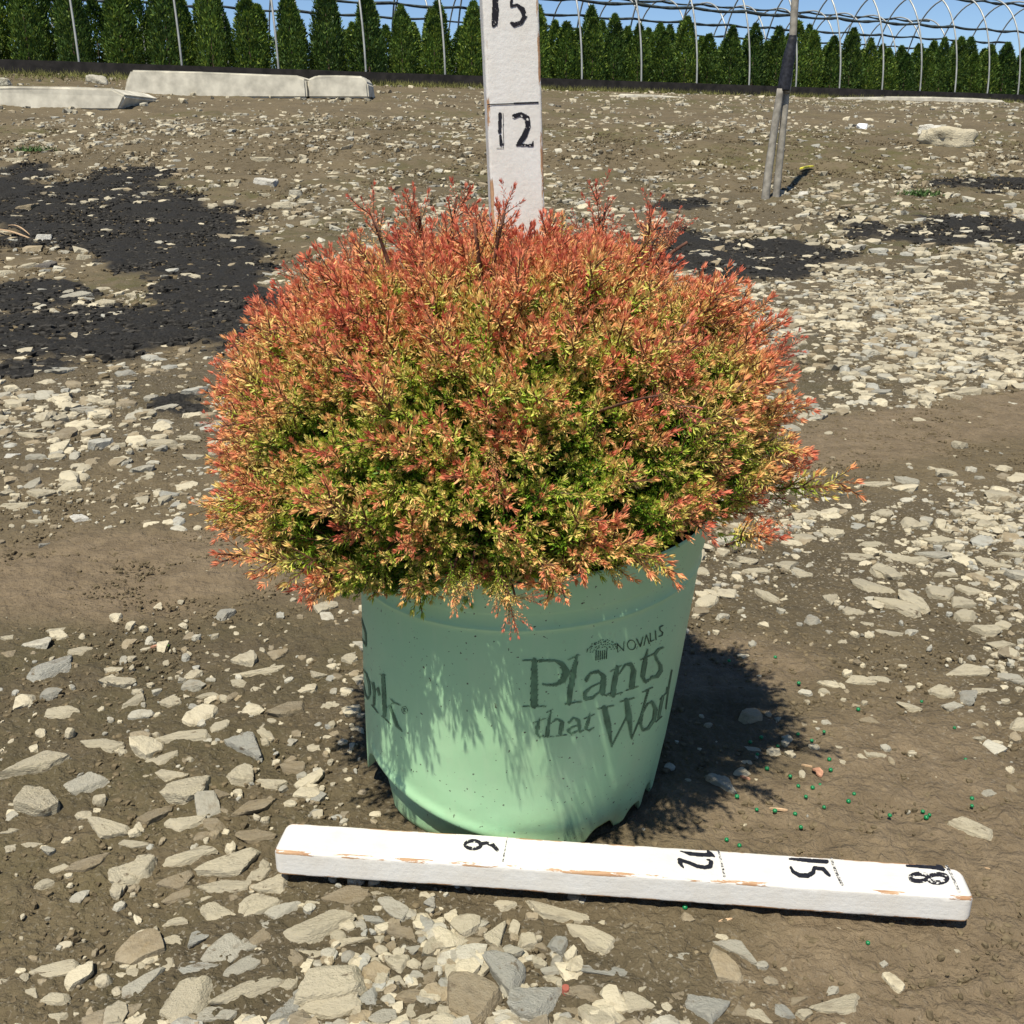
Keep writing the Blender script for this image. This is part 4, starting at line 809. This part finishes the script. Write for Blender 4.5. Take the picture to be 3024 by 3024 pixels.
for ri, (sh, lab, ph) in enumerate(rows):
    t = ts[0] - 1.2 + ph; nvis = 0
    while t < ts[-1] + 1:
        P = HA + hu * t + ha * (sh + random.uniform(-.04, .04)); stp = random.uniform(.46, .56) * (.9 if t > 8 else 1.08)
        u_ = proj(P + np.array([0, 0, .6]))[0]
        if -350 < u_ < 3350:
            gz = float(macro(P[0], P[1])); P = np.array([P[0], P[1], max(P[2], gz) - .02]); sx = random.uniform(.78, 1.02); sz = random.uniform(.80, 1.12) * (.96 if t < 5 else .9 if t < 9 else .82)
            rt_ = empty('conifer', tuple(P), label='slender dark green conifer ' + lab, cat='conifer', group='conifers ' + lab)
            ROWN[(ri, gapi(t))].append(rt_) if ri < 3 and 0 < u_ < 3024 else None
            rt_.scale = (sx, sx, sz); rt_.rotation_euler = (0, 0, random.uniform(0, 6.28)); ob('crown', random.choice(CV), rt_); ob('trunk', TRK, rt_)
        t += stp

NTH = 'zeroth first second third fourth fifth sixth seventh eighth ninth tenth eleventh twelfth thirteenth fourteenth fifteenth sixteenth seventeenth eighteenth nineteenth twentieth twenty-first twenty-second'.split()
for (ri, gp_), L in ROWN.items():
    L.sort(key=lambda o: proj(np.array(o.location))[0]); w = [''] if len(L) == 1 else ['left ', 'right '] if len(L) == 2 else ['left ', 'middle ', 'right '] if len(L) == 3 else ['left ', 'inner left ', 'inner right ', 'right ']
    for o, ww in zip(L, w): o['label'] = f"{['nearest', 'second', 'third'][ri]} row conifer, {ww}one " + (f"between the {NTH[gp_]} and {NTH[gp_ + 1]} visible front hoop legs" if gp_ else 'left of the first visible front hoop leg')
# ---------------------------------------------------------------- concrete pieces, slabs, far rock
def slab(name, px, Y, depth, mat, label, cat, nz=.012):
    """front outline seen at photo pixels px, standing at distance Y, with real thickness"""
    P = np.array([at_y(x, y, Y) for x, y in px]); c0 = P.mean(0); n = len(P); bm = bmesh.new()
    f_ = [bm.verts.new(p - c0) for p in P]; b_ = [bm.verts.new(p - c0 + np.array([0, depth, 0])) for p in P]
    fs = [bm.faces.new(f_[::-1]), bm.faces.new(b_)] + [bm.faces.new((f_[i], f_[(i + 1) % n], b_[(i + 1) % n], b_[i])) for i in range(n)]
    bmesh.ops.recalc_face_normals(bm, faces=bm.faces)
    bmesh.ops.bevel(bm, geom=list(bm.edges), offset=.018, segments=2, affect='EDGES')
    for v in bm.verts: v.co += Vector([nz * .3 * float(vnoise(v.co.x * 9 + k * 7, v.co.y * 9 + v.co.z * 9, s=k)) for k in range(3)])
    me = bpy.data.meshes.new(name); bm.to_mesh(me); bm.free(); me.materials.append(mat); o = ob(name, me); o.location = c0; return tag(o, label, cat)
slab('concrete_block', [(362, 290), (372, 238), (386, 207), (600, 212), (780, 219), (880, 223), (903, 234), (906, 290)], 11.4, .55, CONC, 'long pale concrete block with a sloping left end on the slope crest', 'concrete block')
slab('concrete_block', [(908, 290), (908, 234), (935, 223), (1000, 221), (1070, 225), (1085, 245), (1090, 290)], 11.45, .5, CONC, 'shorter pale concrete block joined to the right end of the long one', 'concrete block')
slab('concrete_slab', [(-260, 325), (-260, 262), (40, 255), (200, 257), (330, 262), (372, 282), (350, 325)], 9.6, .9, CONC, 'low pale slab lying at the far left in front of the hoop house', 'slab', .02)
slab('stone_slab', [(1815, 300), (1830, 276), (1930, 279), (2025, 287), (2025, 300)], 14.6, .3, CONC, 'thin whitish slab on the crest right of the upright board', 'slab')
slab('stone_slab', [(2465, 305), (2475, 287), (2610, 286), (2620, 305)], 17.0, .3, CONC, 'short whitish slab on the crest right of the stakes', 'slab')
slab('stone_slab', [(2612, 305), (2614, 284), (2750, 286), (2880, 290), (2965, 296), (2975, 310)], 17.4, .3, CONC, 'long whitish slab on the crest at the far right', 'slab')
def far_rock(x, y, w, h, cc, label, seed):
    P = onground(x, y); k = ((P - O) @ FW) / FPX; o = ob('rock', mk('rock', *rock(seed, 4, p=9, rough=2.6), STONE_O, smooth=True, link=False)); o.scale = (w * k, w * k * .7, h * k * 1.15); o.location = (P[0], P[1], P[2] + h * k * .25)
    o.color = (*PAL[cc], 1); tag(o, label, 'rock')
far_rock(2800, 430, 175, 66, 'c', 'largest cream rock on the far slope at the right', 71)
far_rock(2745, 398, 80, 36, 'w', 'small whitish rock touching the big cream rock', 72)
far_rock(300, 285, 90, 26, 'c', 'flat yellowish rock below the low slab at far left', 73)
far_rock(285, 245, 85, 28, 'g', 'grey rubble lump on top of the low slab at far left', 74)
far_rock(5, 250, 60, 24, 'g', 'grey rock at the left edge in front of the baseboard', 75)

# ---------------------------------------------------------------- small things
BV, BF = ico(2); PM = mk('pellet', BV * (1 + .04 * vnoise(BV[:, 0] * 4, BV[:, 1] * 4, BV[:, 2] * 4))[:, None], BF, PRILL, link=False, smooth=True)
PR = [(2100 + x * .4783, 2350 + y * .4783) for x, y in [(158, 25), (583, 25), (880, 8), (846, 55), (695, 90), (280, 105), (392, 113), (516, 132), (1100, 142), (1607, 37), (1607, 82), (1304, 117), (1345, 138), (1325, 155), (552, 214), (94, 292), (173, 328), (965, 930)]]
PR += [(2100 + x * .8462, 1650 + y * .8462) for x, y in [(223, 353), (305, 444), (512, 536), (733, 508), (393, 614), (350, 645), (302, 622), (848, 600), (411, 711), (416, 748), (886, 711), (353, 810), (379, 800), (498, 831), (478, 858), (303, 804), (275, 770), (194, 743), (232, 664), (174, 634), (136, 650), (160, 693), (62, 365), (150, 552)]] + [(2022, 2690)]
for x, y in PR:
    P = onground(x, y); o = ob('pellet', PM); s = random.uniform(.0014, .0019); o.scale = (s, s, s * .95); o.location = (P[0], P[1], P[2] + .0022 + s * .5)
    if (x, y) == (2022, 2690): lab, gq = 'single green pellet just in front of the lying white board', None
    elif y > 2750: lab, gq = 'single dark green pellet on the mud at the lower right', None
    elif x > 2650: lab, gq = 'green pellet on the mud near the pale rock beyond the board end', 'green pellets by the rock at right'
    elif x < 2310 and y < 2250: lab, gq = 'green pellet in or at the edge of the shrub shadow', 'green pellets at the shadow'
    else: lab, gq = 'green pellet on the brown mud between the pot and the board end', 'green pellets scattered on the mud'
    tag(o, lab, 'pellet', gq)
def chip(name, x0, y0, x1, y1, wpx, mat, label, cat, lift=.003, th=.0008, bend=0.0):
    A_ = onground(x0, y0); B_ = onground(x1, y1); k = ((A_ - O) @ FW) / FPX; w = wpx * k / 2; n = 9; t = np.linspace(0, 1, n); c0 = (A_ + B_) / 2
    ax = nrmz(B_ - A_); sd_ = np.cross([0, 0, 1], ax); wd = w * (np.sin(t * math.pi) ** .5 * .8 + .2) * (1 + .2 * vnoise(t * 8, t * 0, s=int(x0)))
    top = A_ + (B_ - A_) * t[:, None] + np.array([0, 0, 1]) * (lift + bend * np.sin(t * math.pi))[:, None] - c0; Vv = []
    for i in range(n): Vv += [top[i] - sd_ * wd[i], top[i] + sd_ * wd[i], top[i] + sd_ * wd[i] - [0, 0, th * 2], top[i] - sd_ * wd[i] - [0, 0, th * 2]]
    i = np.arange(n - 1)[:, None] * 4; j = np.arange(4)[None]; k2 = (j + 1) % 4
    F = np.vstack([np.stack([i + j, i + k2, i + 4 + k2, i + 4 + j], -1).reshape(-1, 4), [[3, 2, 1, 0]], [[4 * n - 4, 4 * n - 3, 4 * n - 2, 4 * n - 1]]])
    o = mk(name, np.array(Vv), F, mat); o.location = c0; return tag(o, label, cat)
chip('wood_chip', 2121, 2731, 2162, 2722, 9, CHIP, 'pale wood chip on the mud in front of the lying board', 'wood chip')
chip('wood_chip', 2271, 2394, 2325, 2400, 6, CHIP, 'pale wood splinter among green pellets behind the board', 'wood chip')
chip('wood_chip', 2905, 2570, 2960, 2588, 5, CHIP, 'thin pale splinter on the mud right of the board end', 'wood chip')
chip('dead_leaf', 2400, 2278, 2425, 2300, 24, DLEAF, 'small curled pinkish dead leaf on the mud', 'leaf', bend=.003)
chip('twig', 2366, 2265, 2398, 2271, 3, CHIP, 'tiny twig beside the curled dead leaf', 'twig')
chip('wood_chip', 2185, 2298, 2215, 2308, 6, DLEAF, 'reddish splinter by the white stone near the pot shadow', 'wood chip')
chip('fallen_sprig', 445, 1918, 470, 1910, 8, DLEAF, 'tiny red leaf tip fallen on the mud at left', 'leaf'); chip('fallen_sprig', 470, 1910, 500, 1912, 5, simple('leaf_green', (.12, .22, .04)), 'tiny green sprig fallen beside the red leaf tip at left', 'leaf')
chip('dry_stem', -60, 685, 96, 712, 6, CHIP, 'long pale dry stem across the black soil at the left edge', 'stem', .01, .002, .02)
chip('dry_stem', 20, 672, 90, 700, 3, CHIP, 'thin brown dry stem behind the pale one at the left edge', 'stem', .01, .0015, .02)
chip('yellow_scrap', 2362, 506, 2402, 498, 12, LITY, 'small yellow plastic scrap beside the shadow of the stakes', 'litter', .02, .004, .003)
chip('brick_pebble', 1668, 2925, 1672, 2945, 20, BRICK, 'tiny red brick pebble in the gravel in front of the board', 'pebble', .005, .003)
P = onground(2545, 382); V, F = rock(88, 3, p=6, rough=4); o = mk('paper_scrap', V * np.array([.085, .06, .055]), F, LITW); o.location = (P[0], P[1], P[2] + .02); tag(o, 'crumpled white scrap lying on the far slope', 'litter')
# dry grass along the baseboard
n = 16000; tt = RNG.uniform(ts[0], ts[-1], n); wd = np.abs(RNG.normal(0, .45, n)) + .03
P = HA + hu * tt[:, None] - ha * wd[:, None]; keep = fbm(P[:, 0] * .5, P[:, 1] * .5, o=2, s=9) > -.15; P = P[keep]; n = len(P); P[:, 2] = macro(P[:, 0], P[:, 1])
dr = nrmz(RNG.normal(0, .55, (n, 3)) + np.array([0, 0, 1])); ln = RNG.uniform(.03, .10, n)[:, None]; sd_ = nrmz(np.cross(dr, RNG.normal(size=(n, 3)))) * .005
Vg = np.stack([P - sd_, P + sd_, P + dr * ln], 1).reshape(-1, 3); tag(mk('grass', Vg, np.arange(n * 3).reshape(-1, 3), GRASSM), 'short dry olive grass along the black baseboard', 'grass', kind='stuff')
# weed tufts on the slope
for (x, y, s, lab) in [(2710, 575, .10, 'small green weed tuft at right on the slope by the black soil'), (110, 445, .12, 'flat green weed tuft on the slope at far left')]:
    P0 = onground(x, y); n = 260; P = RNG.normal(0, s * .5, (n, 3)) * np.array([1, .8, 0]); dr = nrmz(RNG.normal(0, .8, (n, 3)) + np.array([0, 0, .8])); sd_ = nrmz(np.cross(dr, RNG.normal(size=(n, 3)))) * .005
    V = np.stack([P - sd_, P + sd_, P + dr * RNG.uniform(.02, .05, n)[:, None]], 1).reshape(-1, 3); o = mk('weed_tuft', V, np.arange(n * 3).reshape(-1, 3), simple('weed_green', (.06, .11, .03))); o.location = P0; tag(o, lab, 'weed')
